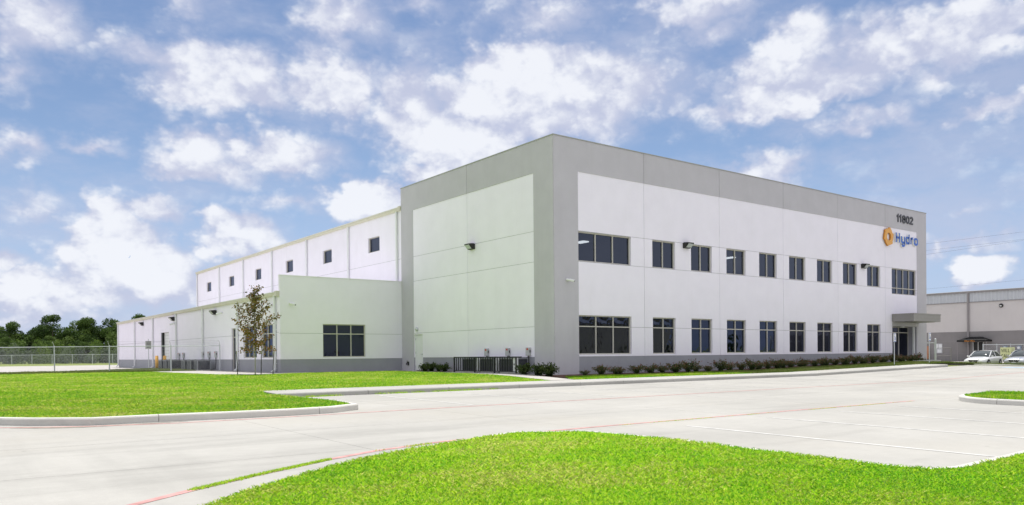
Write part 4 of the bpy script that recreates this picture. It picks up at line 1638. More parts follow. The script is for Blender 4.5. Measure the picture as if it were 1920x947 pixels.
# ------------------------------------------------------------------ condensers, railing, disconnects
def condenser_proto(w, d, h):
    t = link('condenser_unit', None)
    mb = MB()
    mb.box(-w / 2, -d / 2, 0, w / 2, d / 2, .06)
    link('base', mb.mesh('base', M_KERB), t)
    mb = MB()
    for sx in (-1, 1):
        for sy in (-1, 1):
            mb.box(sx * w / 2 - (.05 if sx > 0 else 0), sy * d / 2 - (.05 if sy > 0 else 0), .06, sx * w / 2 + (.05 if sx < 0 else 0), sy * d / 2 + (.05 if sy < 0 else 0), h - .08)
    mb.box(-w / 2, -d / 2, h - .08, w / 2, d / 2, h - .02)
    link('casing', mb.mesh('casing', M_ACG), t)
    mb = MB()
    mb.box(-w / 2 + .012, -d / 2 + .012, .07, w / 2 - .012, d / 2 - .012, h - .085)
    link('coil', mb.mesh('coil', M_ACD), t)
    lm = MB()
    n = int((h - .2) / .07)
    for i in range(n):
        z = .1 + i * .07
        lm.box(-w / 2 + .05, -d / 2 + .002, z, w / 2 - .05, -d / 2 + .011, z + .02)
        lm.box(-w / 2 + .002, -d / 2 + .05, z, -w / 2 + .011, d / 2 - .05, z + .02)
    link('louvres', lm.mesh('louvres', mat('louvre_grey', (0.075, 0.078, 0.095), 0.5, 0.1)), t)
    mb = MB()
    mb.tube((0, 0, h - .02), (0, 0, h + .02), w * .42, w * .40, 18)
    mb.tube((0, 0, h + .02), (0, 0, h + .04), .09, .08, 10)
    link('fan_grille', mb.mesh('fan_grille', M_ACD), t)
    return t


p = condenser_proto(.92, 1.2, .79)
first = True
for i, (y, lab) in enumerate(((6.1, 'left condenser of the three behind the black railing'), (4.35, 'middle condenser of the three behind the black railing'), (2.6, 'right condenser of the three behind the black railing'))):
    c = p if first else copy_tree(p)
    first = False
    c.location = (-0.55, y, -.015)
    tag(c, 'grey ' + lab, 'air conditioner', 'condensers behind the railing')
p2 = condenser_proto(.9, .9, .76)
first = True
for (x, y, lab) in ((-8.85, 39.2, 'leftmost grey condenser of the three behind the bent fence post'), (-8.85, 37.6, 'middle grey condenser of the three behind the bent fence post'), (-8.85, 36.0, 'rightmost grey condenser of the three behind the bent fence post'),
                    (-8.85, 32.1, 'leftmost grey condenser of the three near the fence end post'), (-8.85, 30.4, 'middle grey condenser of the three near the fence end post'), (-8.85, 28.6, 'rightmost grey condenser of the three near the fence end post')):
    c = p2 if first else copy_tree(p2)
    first = False
    c.location = (x, y, -.02)
    tag(c, lab, 'air conditioner', 'condensers beside the side building')

rail = thing('railing', 'low black metal railing around the three condensers', 'railing', (-1.18, 0, -.02))
mb = MB()
mb.box(-.025, 1.15, .80, .025, 7.3, .85)
mb.box(.025, 7.25, .801, 1.0, 7.3, .849)
link('top_rail', mb.mesh('top_rail', M_BLACK), rail)
mb = MB()
mb.box(-.02, 1.55, .07, .02, 7.27, .11)
link('bottom_rail', mb.mesh('bottom_rail', M_BLACK), rail)
pm = MB()
pm.box(-.03, -.03, 0, .03, .03, .80)
pm = pm.mesh('post', M_BLACK)
for y in (7.27, 5.25, 3.45, 1.6):
    link('post', pm, rail, (0, y, 0))
bm_ = MB()
bm_.box(-.018, -.018, .11, .018, .018, .80)
bm_ = bm_.mesh('baluster', M_BLACK)
y = 7.05
while y > 1.7:
    link('baluster', bm_, rail, (0, y, 0))
    y -= .215
for y in (5.22, 3.48, 1.85):
    t = thing('control_box', {5.22: 'white upright panel beside the left condenser', 3.48: 'white upright panel between the middle and right condensers', 1.85: 'white upright panel right of the last condenser'}[y], 'utility box', (-1.02, y, -.02), 0, 'panels by the condensers')
    mb = MB()
    mb.box(-.08, -.11, 0.03, .1, .11, .78)
    link('case', bevel(mb.mesh('case', M_PLASTIC), .01), t)
    mb = MB()
    mb.box(-.095, -.03, .42, -.08, .03, .5)
    link('latch', mb.mesh('latch', M_BLACK), t)


def disconnect(loc, rz, label, h=.42, w=.3, group='disconnect boxes', conduit=True, drop=.5, post=False):
    t = thing('disconnect_box', label, 'utility box', loc, rz, group)
    mb = MB()
    mb.box(-w / 2, -.12, 0, w / 2, 0, h)
    mb.box(-w / 2 + .02, -.135, .03, w / 2 - .02, -.12, h - .03)
    link('case', bevel(mb.mesh('case', M_BOX), .008), t)
    mb = MB()
    mb.box(-.05, -.14, h - .13, .08, -.1352, h - .04)
    link('warning_label', mb.mesh('warning_label', M_RED), t)
    mb = MB()
    mb.box(w / 2, -.09, h * .4, w / 2 + .03, -.05, h * .7)
    link('lever', mb.mesh('lever', M_BLACK), t)
    if conduit:
        mb = MB()
        mb.path([(0, -.06, 0), (0, -.06, -drop * .55), (.05, -.12, -drop), (-.08, -.25, -drop - .02)], .03, 8)
        link('conduit', mb.mesh('conduit', M_BRONZE), t)


disconnect((0, 5.72, .86), R(-90), 'grey disconnect box above the left railed condenser')
disconnect((0, 3.78, .86), R(-90), 'grey disconnect box above the middle railed condenser')
disconnect((0, 2.03, .86), R(-90), 'grey disconnect box with a hanging conduit near the building corner')
disconnect((LB, 37.8, .90), R(-90), 'grey disconnect box left of a pair near the roller door', .42, .36, drop=.8)
disconnect((LB, 36.4, .90), R(-90), 'grey disconnect box right of a pair near the roller door', .42, .36, drop=.8)
disconnect((LB, 31.0, .92), R(-90), 'leftmost of three grey disconnect boxes near the fence end', .44, .36, drop=.8)
disconnect((LB, 29.4, .92), R(-90), 'middle of three grey disconnect boxes near the fence end', .44, .36, drop=.8)
disconnect((LB, 27.75, .92), R(-90), 'rightmost of three grey disconnect boxes near the fence end', .44, .36, drop=.8)

# ------------------------------------------------------------------ bollards, signs
def bollard(loc, label):
    t = tag(link('bollard', None, None, loc), label, 'bollard', 'yellow bollards by the roller door')
    mb = MB()
    mb.tube((0, 0, 0), (0, 0, 1.08), .13, .13, 16)
    mb.tube((0, 0, 1.08), (0, 0, 1.14), .13, .06, 16)
    link('post', mb.mesh('post', M_YEL, True), t)
    mb = MB()
    mb.tube((0, 0, 0), (0, 0, .03), .2, .2, 12)
    link('footing', mb.mesh('footing', M_KERB), t)


bollard((-8.9, 42.0, -.03), 'yellow steel bollard left of the roller door, nearer one')
bollard((-8.5, 41.0, -.03), 'yellow steel bollard in front of the roller door behind the condensers')

t = thing('post_sign', 'grey sign panel on a thin post behind the fence', 'sign', (-9.2, 43.6, -.03), R(-37))
mb = MB()
mb.box(-.03, -.02, 0, .03, .02, 2.6)
link('post', mb.mesh('post', M_GALV), t)
mb = MB()
mb.box(-.26, -.035, 1.72, .26, -.021, 2.42)
link('sign_panel', mb.mesh('sign_panel', M_SIGNB), t)
mb = MB()
mb.box(-.16, -.041, 1.82, .18, -.0351, 2.3)
mb.box(-.2, -.041, 2.33, .2, -.0351, 2.38)
link('sign_print', mb.mesh('sign_print', mat('sign_print_grey', (0.25, 0.25, 0.25), 0.6, 0.3, 9)), t)


def acc_sign(loc, label):
    t = thing('parking_sign', label, 'sign', loc, 0, 'accessible parking signs')
    mb = MB()
    mb.tube((0, .03, -.1), (0, .03, 2.05), .03, .03, 8)
    link('post', mb.mesh('post', M_GALV), t)
    mb = MB()
    mb.box(-.16, -.014, 1.5, .16, -.002, 2.06)
    link('sign_panel', mb.mesh('sign_panel', M_PLASTIC), t)
    # blue symbol of a person in a wheelchair
    S = [arc(.02, .14, .085, .085, 190, 400, 12), [(.0, .30), (.0, .15), (.09, .15), (.11, .04), (.15, .05)], arc(0, .35, .012, .012, 0, 360, 8), [(0.0, .24), (.07, .24)]]
    o = link('wheelchair_symbol', letter_mesh('wheelchair_symbol', S, .028, .0141, .02, [M_HCBLUE]), t, (-.03, 0, 1.6))
    mb = MB()
    mb.box(-.14, -.018, 1.52, .14, -.0142, 1.56)
    mb.box(-.14, -.018, 2.0, .14, -.0142, 2.03)
    link('sign_border', mb.mesh('sign_border', M_HCBLUE), t)


acc_sign((24.57, -4.35, G(24.57, -4.4) + .15), 'accessible parking sign on a post in front of the entrance door')
acc_sign((29.35, -4.3, G(29.35, -4.4) + .15), 'accessible parking sign on a post right of the building end')

# ------------------------------------------------------------------ chain-link fences
def wire_net(mb, a, b, z0, z1, pitch, r):
    a, b = Vector(a), Vector(b)
    L = (b - a).length
    d = (b - a) / L
    hgt = z1 - z0
    nrm = Vector((-d.y, d.x, 0))

    def strip(p, q):
        s = len(mb.v)
        for w in (p, q):
            mb.v += [tuple(w + Vector((0, 0, r))), tuple(w + nrm * r - Vector((0, 0, r * .5))), tuple(w - nrm * r - Vector((0, 0, r * .5)))]
        for i in range(3):
            j = (i + 1) % 3
            mb.f.append((s + i, s + j, s + 3 + j, s + 3 + i))
            mb.mi.append(0)
    n = int((L + hgt) / pitch)
    for i in range(n):
        s0 = i * pitch - hgt
        lo, hi = max(s0, 0), min(s0 + hgt, L)
        if hi - lo < .01:
            continue
        strip(a + d * lo + Vector((0, 0, z0 + lo - s0)), a + d * hi + Vector((0, 0, z0 + hi - s0)))
        strip(a + d * lo + Vector((0, 0, z1 - lo + s0)), a + d * hi + Vector((0, 0, z1 - hi + s0)))


def fence(name, label, pts, z, h, cat='fence', rails=(1.0,), pr=.035, rr=.022, barbed=0, pitch=.12, wr=.0022, arms=(), net=True, extra=0.0):
    """pts: plan positions of the posts"""
    t = thing(name, label, cat, (pts[0][0], pts[0][1], z))
    o = Vector((*pts[0], 0))
    P = [Vector((*p, 0)) - o for p in pts]
    mb = MB()
    mb.tube((0, 0, -.1), (0, 0, h + .03 + extra), pr, pr, 8)
    mb.tube((0, 0, h + .03 + extra), (0, 0, h + .08 + extra), pr * 1.1, pr * .5, 8)
    pm = mb.mesh('post', M_GALV)
    for p in P:
        link('post', pm, t, p)
    for f in rails:
        mb = MB()
        for a, b in zip(P, P[1:]):
            mb.tube(a + Vector((0, 0, h * f)), b + Vector((0, 0, h * f)), rr, rr, 8)
        link('rail', mb.mesh('rail', M_GALV), t)
    if barbed:
        mb = MB()
        d = (P[-1] - P[0]).normalized()
        nn = Vector((-d.y, d.x, 0))
        for p in P:
            mb.tube(p + Vector((0, 0, h + .03)), p + Vector((0, 0, h + .36)) + nn * .2, .018, .014, 6)
        link('outrigger', mb.mesh('outrigger', M_GALV), t)
        mb = MB()
        for i in range(barbed):
            s = (i + 1) / barbed
            for a, b in zip(P, P[1:]):
                sag = 0.02
                m_ = (a + b) / 2 + Vector((0, 0, h + .33 * s - sag)) + nn * .2 * s
                q0, q1 = a + Vector((0, 0, h + .03 + .33 * s)) + nn * .2 * s, b + Vector((0, 0, h + .03 + .33 * s)) + nn * .2 * s
                mb.tube(q0, m_, .003, .003, 4)
                mb.tube(m_, q1, .003, .003, 4)
        link('barbed_wire', mb.mesh('barbed_wire', M_WIRE), t)
    if net:
        mb = MB()
        for a, b in zip(P, P[1:]):
            wire_net(mb, a, b, .03, h - .02, pitch, wr)
        o = link('chain_link_mesh', mb.mesh('chain_link_mesh', M_GALV), t)
        o['kind'] = 'stuff'
    return t


fd = Vector((-0.8, 0.602))
base = Vector((-8.3, 26.25))
fp = [base, base + fd * 3.4, base + fd * 7.68, base + fd * 11.5, base + fd * 15.6, base + fd * 19.6, base + fd * 23.6, base + fd * 27.6, base + fd * 31.6]
fence('chain_link_fence', 'near galvanised chain link fence running left from the side building', [tuple(p) for p in fp], -.06, 1.80, pr=.04, rr=.026, barbed=3, wr=.0025)
ff = [(-40.8 + i * 4.55 * 1.0, 150.5 + (0 if i % 1 == 0 else 0)) for i in range(15)]
ff = []
for i in range(-8, 9):
    a = Vector((-10.23, 162.58)) + (Vector((6.49, 149.98)) - Vector((-10.23, 162.58))) * i / 5.0
    ff.append(tuple(a))
fence('chain_link_fence', 'far chain link fence in front of the grey green bushes', ff, -.12, 1.85, pr=.06, rr=.04, pitch=.25, wr=.006)

# ------------------------------------------------------------------ plants
def leaf_arrays(C, size, rg, aspect=.6, flat=0.0):
    """C (n,3) leaf centres -> quads"""
    n = len(C)
    d = rg.normal(0, 1, (n, 3))
    d[:, 2] *= (1 - flat)
    d /= np.linalg.norm(d, axis=1)[:, None] + 1e-9
    e = rg.normal(0, 1, (n, 3))
    e -= d * (d * e).sum(1)[:, None]
    e /= np.linalg.norm(e, axis=1)[:, None] + 1e-9
    s = size * rg.uniform(.6, 1.35, n)[:, None]
    d, e = d * s / 2, e * s * aspect / 2
    V = np.stack([C - d, C + e * .9 - d * .1, C + d, C - e * .9 - d * .1], 1)
    return V.reshape(-1, 3), np.arange(n * 4).reshape(n, 4)


def crown_points(blobs, per, rg):
    out, cl = [], []
    for i, (c, r) in enumerate(blobs):
        n = int(per * r * r) + 8
        v = rg.normal(0, 1, (n, 3))
        v /= np.linalg.norm(v, axis=1)[:, None]
        rad = r * rg.uniform(.35, 1.0, n)[:, None] ** .6
        out.append(np.asarray(c) + v * rad * np.array([1, 1, .8]))
        cl.append(np.full(n, i))
    return np.concatenate(out), np.concatenate(cl)


TREE_P = []


def tree_proto(seed, h, spread, per=190, leaf=.35, base=0.04):
    rg = np.random.default_rng(seed)
    mb = MB()
    mb.tube((0, 0, -.2), (.1, 0, h * .3), .24, .17, 9)
    mb.tube((.1, 0, h * .3), (0, .1, h * .72), .17, .06, 8)
    blobs = []
    for i in range(9):
        a = rg.uniform(0, 6.28)
        z0 = h * rg.uniform(.2, .55)
        z1 = min(z0 + h * rg.uniform(.12, .32), h * .72)
        rr = spread * rg.uniform(.45, .95)
        q = (math.cos(a) * rr, math.sin(a) * rr, z1)
        mb.tube((.05, 0, z0), q, .08, .025, 6)
        blobs.append((q, spread * rg.uniform(.3, .45)))
    for i in range(24):
        zf = rg.uniform(base, .97)
        prof = spread * (.55 + .5 * math.sin(math.pi * min(1, zf * 1.05))) * (1 if zf < .72 else (1.25 - zf) / .53)
        a = rg.uniform(0, 6.28)
        rr = prof * rg.uniform(.2, .95)
        blobs.append(((math.cos(a) * rr, math.sin(a) * rr, h * zf), spread * rg.uniform(.22, .42)))
    P, cl = crown_points(blobs, per, rg)
    V, F = leaf_arrays(P, leaf, rg, .75)
    cv = rg.uniform(.1, .75, len(blobs))
    hue = np.clip(cv[cl] + rg.normal(0, .14, len(P)), 0, 1)
    return mb.mesh('trunk', M_BARK), (V, F, np.repeat(hue, 4))


def make_tree_meshes(seed, h, spread, m, **kw):
    tm, (V, F, hu) = tree_proto(seed, h, spread, **kw)
    return tm, np_mesh('crown', V, F, [m], hu)


TV = [make_tree_meshes(100 + i, 1.0 * hh, sp, M_TREE) for i, (hh, sp) in enumerate(((10.3, 4.4), (9.0, 4.2), (8.6, 4.6), (10.8, 4.3), (9.6, 3.9)))]


def place_tree(name, v, x, y, s, rz, label, group, z=-.15, sz=None):
    tm, cm = v
    t = thing(name, label, 'tree', (x, y, z), rz, group)
    t.scale = (s, s, sz or s)
    link('trunk', tm, t)
    link('crown', cm, t)
    return t


# rows along the far fence: (offset right of the camera axis, depth, variant, scale)
def pos(side, depth):
    p = Vector((CAM.x, CAM.y, 0)) + Vector((f0.x, f0.y, 0)) * depth + r_ * side
    return p.x, p.y


TREES = [(-128, 184, 2, .93), (-122.3, 186, 0, .84), (-117.8, 183, 4, .96), (-113.3, 187, 1, .98), (-108.4, 184, 3, 1.02), (-103.2, 186, 0, .97), (-99.6, 183, 4, 1.04), (-96.2, 187, 1, 1.10), (-92.6, 185, 2, 1.0), (-88.0, 186, 4, 1.12), (-83.6, 187, 0, 1.05),
         (-124.8, 180, 1, .62), (-115.5, 179, 2, .66), (-106, 179, 0, .6), (-98, 179, 1, .68), (-90, 180, 2, .7), (-127, 198, 1, .85), (-119, 199, 2, .85), (-110, 198, 1, .95), (-101, 199, 2, 1.0)]
ordn = ['first', 'second', 'third', 'fourth', 'fifth', 'sixth', 'seventh', 'eighth', 'ninth', 'tenth', 'eleventh', 'twelfth', 'thirteenth', 'fourteenth', 'fifteenth']
TLAB = {
    0: 'dark tree at the left edge of the tree line', 1: 'low round-topped dark tree near the left edge of the tree line', 2: 'small dark tree with a curled top left of the tallest tree',
    3: 'dark tree just left of the tallest tree in the tree line', 4: 'tallest dark tree with an open top in the tree line', 5: 'dark tree right of the tallest tree in the tree line',
    6: 'narrow dark tree in the middle right of the tree line', 7: 'tall rounded dark tree near the side building corner', 8: 'dark tree directly left of the side building corner',
    9: 'dark tree top showing above the side building eave corner', 10: 'dark tree top showing highest above the side building roof'}
for i, (s, d, v, sc) in enumerate(TREES):
    x, y = pos(s, d)
    lab = TLAB.get(i)
    if lab is None:
        lab = ('%s low dark tree from the left in front of the taller tree line' % ordn[i - 11]) if i < 16 else '%s dark tree from the left in the back row of the tree line' % ordn[i - 16]
    place_tree('tree', TV[v], x, y, sc, i * 1.3, lab, 'trees beyond the far fence')


def bush_mesh(seed, w, h, m, per=70, leaf=.32):
    rg = np.random.default_rng(seed)
    blobs = []
    for i in range(14):
        a = rg.uniform(0, 6.28)
        rr = w * rg.uniform(0, .8)
        blobs.append(((math.cos(a) * rr, math.sin(a) * rr, h * rg.uniform(.15, .85)), h * rg.uniform(.22, .36)))
    P, cl = crown_points(blobs, per, rg)
    P[:, 2] = np.abs(P[:, 2])
    V, F = leaf_arrays(P, leaf, rg, .6)
    cv = rg.uniform(.15, .8, len(blobs))
    return np_mesh('foliage', V, F, [m], np.repeat(np.clip(cv[cl] + rg.normal(0, .12, len(P)), 0, 1), 4))


BV = [bush_mesh(40 + i, 2.6, hh, M_BUSH) for i, hh in enumerate((3.5, 3.0, 3.8))]
LV = [bush_mesh(50 + i, 2.2, hh, M_LIME) for i, hh in enumerate((4.2, 3.6))]
sid = -113.0
i = 0
ng = [0, 0]
while sid < -81:
    x, y = pos(sid, 168 + (i % 3) * 2.2)
    lime = i % 6 in (2, 5) or -103 < sid < -99
    o = link('bush', (LV if lime else BV)[i % (2 if lime else 3)], None, (x, y, -.2), i * 2.1)
    o.scale = (1, 1, 1.0 + .14 * (i % 4))
    ng[lime] += 1
    tag(o, ('light green bush behind the far fence, %s from the left' if lime else 'grey green bush along the far fence, %s from the left') % ordn[ng[lime] - 1], 'bush', 'light green bushes by the tree line' if lime else 'grey green bushes by the far fence')
    sid += 1.9
    i += 1

# young tree with stakes
rg = np.random.default_rng(77)
t = thing('young_tree', 'young staked tree with bronze green leaves in front of the side building', 'tree', (-10.53, 12.47, -.05))
mb = MB()
mb.path([(0, 0, -.1), (.01, 0, 1.0), (-.02, .01, 2.2), (.0, 0, 3.4), (.02, 0, 4.6)], .028, 7)
LP = []
centres = []
for i in range(30):
    z0 = 1.15 + 3.3 * (i / 29)
    a = i * 2.4 + rg.uniform(-.3, .3)
    L = (1.35 - .30 * abs(z0 - 2.1)) * rg.uniform(.55, 1.1) if z0 < 3.6 else .55 * rg.uniform(.5, 1)
    if rg.random() < .25:
        L *= 1.3
    upk = rg.uniform(.35, .8)
    q0 = Vector((0, 0, z0))
    q1 = q0 + Vector((math.cos(a) * L * .55, math.sin(a) * L * .55, L * upk * .45))
    q2 = q0 + Vector((math.cos(a) * L, math.sin(a) * L, L * upk * (1.0 if z0 > 1.6 else .35)))
    mb.tube(q0, q1, .013, .009, 5)
    mb.tube(q1, q2, .009, .004, 5)
    for s in np.linspace(.18, 1.0, int(4 + L * 7)):
        c = q0.lerp(q1, s / .55) if s < .55 else q1.lerp(q2, (s - .55) / .45)
        centres.append((tuple(c), .16 * (1.1 - .35 * s)))
for z in np.linspace(1.2, 4.7, 26):
    centres.append(((rg.normal(0, .06), rg.normal(0, .06), z), .24 if z < 3.4 else .14))
pts = []
for c, r in centres:
    k = 9
    pts.append(np.asarray(c) + rg.normal(0, r * .62, (k, 3)))
P = np.concatenate(pts)
V, F = leaf_arrays(P, .115, rg, .72)
hue = np.clip(.62 - .17 * (P[:, 2] - 1.2) / 1.6 + rg.normal(0, .28, len(P)), 0, 1)
link('trunk', mb.mesh('trunk', M_PBARK), t)
link('crown', np_mesh('crown', V, F, [M_YOUNG], np.repeat(hue, 4)), t)
for (dx, dy, lab, lean) in ((-.75, .55, 'left dark stake beside the young tree', .05), (.2, -.35, 'middle dark stake beside the young tree', -.02), (.62, -.95, 'right dark stake with a pale top beside the young tree', -.06)):
    s = thing('tree_stake', lab, 'stake', (-10.53 + dx, 12.47 + dy, -.1), 0, 'stakes around the young tree')
    mb = MB()
    mb.tube((0, 0, 0), (-lean * 1.2, 0, 1.32), .024, .02, 6)
    link('post', mb.mesh('post', M_BRONZE), s)
    mb = MB()
    mb.tube((-lean * 1.2, 0, 1.22), (-dx, -dy, 1.38), .006, .006, 4)
    mb.tube((-lean * 1.2, 0, 1.2), (-lean * 1.2, 0, 1.34), .034, .034, 8)
    link('tie', mb.mesh('tie', M_PBARK), s)


# shrubs along the office front
def shrub_mesh(seed, w, h, m, arch=1.0, n_st=34, tip=True):
    rg = np.random.default_rng(seed)
    P, hu = [], []
    mb = MB()
    for i in range(n_st):
        a = rg.uniform(0, 6.28)
        rr = w * rg.uniform(.2, 1) ** .8
        hh = h * rg.uniform(.55, 1.15) * (1.1 - .35 * rr / w)
        q = Vector((math.cos(a) * rr, math.sin(a) * rr, hh))
        m1 = Vector((math.cos(a) * rr * .4, math.sin(a) * rr * .4, hh * .65))
        if i % 3 == 0:
            mb.tube((0, 0, 0), m1, .008, .006, 4, 1)
            mb.tube(m1, q, .006, .003, 4, 1)
        for s in np.linspace(.15, 1.0, 11):
            c = Vector((0, 0, 0)).lerp(m1, s / .5) if s < .5 else m1.lerp(q, (s - .5) / .5)
            for _ in range(2):
                P.append(np.array(c) + rg.normal(0, .045, 3))
                hu.append((.12 + (.62 * s ** 2.4 if tip else .5 * s)) + rg.normal(0, .15))
    P = np.array(P)
    P[:, 2] = np.maximum(P[:, 2], .02)
    V, F = leaf_arrays(P, .095, rg, .5)
    nv = len(mb.v)
    # stems as quads padded into the same mesh
    SV = np.array(mb.v)
    SF = np.array([f for f in mb.f if len(f) == 4])
    V2 = np.concatenate([V, SV])
    F2 = np.concatenate([F, SF + len(V)])
    mi = np.concatenate([np.zeros(len(F), int), np.ones(len(SF), int)])
    at = np.concatenate([np.repeat(np.clip(hu, 0, 1), 4), np.zeros(len(SV))])
    return np_mesh('shrub', V2, F2, [m, M_BARK], at, mi)


SHV = [shrub_mesh(200 + i, .52 + .07 * (i % 4), .44 + .05 * (i * 5 % 4), M_SHRUB, n_st=30 + 5 * (i % 3)) for i in range(8)]
GSV = [shrub_mesh(220 + i, .42, .46, M_GSHRUB, n_st=46, tip=False) for i in range(3)]
SX = [0.93, 1.89, 2.8, 3.34, 4.38, 5.34, 6.47, 7.35, 8.21, 9.14, 10.04, 10.97, 12.06, 12.99, 13.79, 14.77, 15.55, 16.36, 17.29, 17.9, 18.82, 19.51, 20.52, 21.19, 22.05, 22.87, 23.7, 24.42, 25.29, 25.97, 26.86, 27.64, 28.57, 29.52, 30.4, 31.25, 32.02, 32.81, 33.61, 34.67]
names_w = ['the wide ground-floor window'] + ['the %s narrow ground-floor window' % o for o in ordn[:8]]
groups = {}
for x in SX:
    key = None
    for i, (a, b) in enumerate(W2):
        if a - .1 <= x <= b + .1:
            key = 'below ' + names_w[i]
            break
    if key is None:
        if x < W2[0][0]:
            key = 'at the grey building corner'
        elif x > 31.2:
            key = 'in front of the entrance'
        else:
            for i in range(len(W2) - 1):
                if W2[i][1] < x < W2[i + 1][0]:
                    key = 'right of ' + names_w[i]
            key = key or 'in the gap right of ' + names_w[-1]
    groups.setdefault(key, []).append(x)
idx = 0
for key, xs_ in groups.items():
    for j, x in enumerate(xs_):
        n = len(xs_)
        w = '' if n == 1 else ((', left one', ', right one')[j] if n == 2 else ((', leftmost', ', middle one', ', rightmost')[j] if n == 3 else ', %s from the left' % ordn[j]))
        o = link('shrub', SHV[(idx * 5 + idx // 3) % 8], None, (x, -1.15 - .25 * ((idx * 7) % 3) / 2, G(x, -1.2) + .165), idx * 1.7)
        sc = .78 + .42 * ((idx * 37) % 10) / 10
        if x < 5:
            sc *= .82
        o.scale = (sc, sc, sc * (1 + .15 * ((idx * 13) % 5 - 2) / 2))
        tag(o, 'red-tipped shrub ' + key + w, 'shrub', 'red-tipped shrubs along the office front')
        idx += 1
for i, (x, y, lab) in enumerate(((-0.85, 11.0, 'dark green shrub nearest the white steel door'), (-0.85, 10.3, 'dark green shrub second from the white steel door'), (-0.85, 9.45, 'small dark green shrub third from the white steel door'), (-0.9, 8.7, 'dark green shrub fourth from the white steel door'),
                                 (-1.35, .75, 'dark green shrub right beside the end of the black railing'), (-1.35, -.4, 'dark green shrub in the mulch left of the building corner, left one'), (-1.35, -1.2, 'dark green shrub in the mulch left of the building corner, right one'))):
    o = link('shrub', GSV[i % 3], None, (x, y, (-.01 if y > 5 else G(x, y) + .17)), i * 2.3)
    s = (.95, 1.0, .8, .95, 1.15, 1.15, 1.2)[i]
    o.scale = (s, s, s)
    tag(o, lab, 'shrub', 'dark green shrubs along the left wall')
# pink flowers on a few front shrubs
# ------------------------------------------------------------------ neighbour warehouse
NX = 78.0
nb = thing('neighbour_warehouse', 'warm grey warehouse with corrugated metal band beyond the lot on the right', 'building')
Y0, Y1 = -40.0, 46.0
mb = MB()
mb.box(NX, Y0, -1.2, NX + .3, Y1, 3.26)
link('wall_base', mb.mesh('wall_base', M_NBASE), nb)
mb = MB()
mb.box(NX + .01, Y0, 3.26, NX + .3, Y1, 6.85)
link('wall', mb.mesh('wall', M_NWALL), nb)
mb = MB()
for z in (2.05, .55):
    mb.box(NX - .004, Y0, z, NX, Y1, z + .03)
link('wall_joint', mb.mesh('wall_joint', M_NTRIM), nb)
mb = MB()
y = Y0
while y < Y1:
    mb.quad((NX - .0, y, 6.9), (NX - .06, y + .06, 6.9), (NX - .06, y + .06, 8.0), (NX, y, 8.0))
    mb.quad((NX - .06, y + .06, 6.9), (NX - .06, y + .2, 6.9), (NX - .06, y + .2, 8.0), (NX - .06, y + .06, 8.0))
    mb.quad((NX - .06, y + .2, 6.9), (NX, y + .26, 6.9), (NX, y + .26, 8.0), (NX - .06, y + .2, 8.0))
    mb.quad((NX, y + .26, 6.9), (NX, y + .4, 6.9), (NX, y + .4, 8.0), (NX, y + .26, 8.0))
    y += .4
link('corrugated_band', mb.mesh('corrugated_band', M_NBAND), nb)
mb = MB()
mb.box(NX - .09, Y0, 6.82, NX + .3, Y1, 6.9)
mb.box(NX - .2, Y0, 8.0, NX + .3, Y1, 8.2)
link('trim', mb.mesh('trim', M_NTRIM), nb)
mb = MB()
mb.quad((NX - .22, Y0, 8.21), (NX - .22, Y1, 8.21), (NX + 25, Y1, 8.8), (NX + 25, Y0, 8.8))
mb.box(NX - .24, Y0, 8.2, NX - .2, Y1, 8.24)
link('roof', mb.mesh('roof', M_ROOF), nb)
for y in (13.55, -5.5, 32.5):
    mb = MB()
    mb.box(NX - .2, y - .1, -.9, NX - .06, y + .1, 8.0)
    link('downspout', mb.mesh('downspout', M_NTRIM), nb)
mb = MB()
mb.box(NX - .03, 11.9, -.9, NX - .001, 13.0, 1.95)
link('door', mb.mesh('door', M_BLACK), nb)
for y in (11.86, 12.45, 13.02):
    mb = MB()
    mb.box(NX - .06, y - .03, -.9, NX - .031, y + .03, 1.95)
    link('door_frame', mb.mesh('door_frame', M_PIPE), nb)
aw = thing('awning', 'black fabric entrance awning with orange lettering on the warm grey warehouse', 'awning', (NX, 12.6, 0))
mb = MB()
hx = 1.7
A = [(-1.5, -hx, 2.0), (-1.5, hx, 2.0), (-1.5, hx, 2.2), (-1.5, -hx, 2.2)]
top = [(-.5, -hx * .38, 2.6), (-.5, hx * .38, 2.6)]
mb.quad(*A)
mb.quad((-1.5, -hx, 2.2), (-1.5, hx, 2.2), top[1], top[0])
for s, q in ((-1, top[0]), (1, top[1])):
    mb.quad((-1.5, s * hx, 2.0), (-.03, s * hx, 2.0), (-.03, s * hx, 2.2), (-1.5, s * hx, 2.2))
    mb.quad((-1.5, s * hx, 2.2), q, (-.03, s * hx * .38, 2.6), (-.03, s * hx, 2.2))
mb.quad(top[0], top[1], (-.03, hx * .38, 2.6), (-.03, -hx * .38, 2.6))
link('canopy', mb.mesh('canopy', M_AWN), aw)
mb = MB()
for s in (-1, 1):
    mb.tube((-1.45, s * (hx - .05), -.9), (-1.45, s * (hx - .05), 2.0), .03, .03, 6)
link('support', mb.mesh('support', M_NTRIM), aw)
fnl = lambda u, v, d: (-1.5 - d, -u, v)
x = -.82
for ch, adv in (('W', .2), ('I', .07), ('L', .14), ('L', .2), ('C', .16), ('A', .16), ('L', .14), ('L', .1)):
    link('letter', letter_mesh('letter', GL[ch], .026, .002, .012, [M_OLET], .27, .15, fn=fnl), aw, (0, -x, 2.02))
    x += adv
t = thing('wall_light', 'dark oval light high on the warm grey warehouse wall', 'wall light', (NX, 9.9, 6.26))
mb = MB()
mb.tube((0, 0, 0), (-.16, 0, -.04), .26, .17, 14)
link('housing', mb.mesh('housing', M_BRONZE), t)
mb = MB()
mb.tube((-.161, 0, -.04), (-.18, 0, -.05), .13, .07, 12)
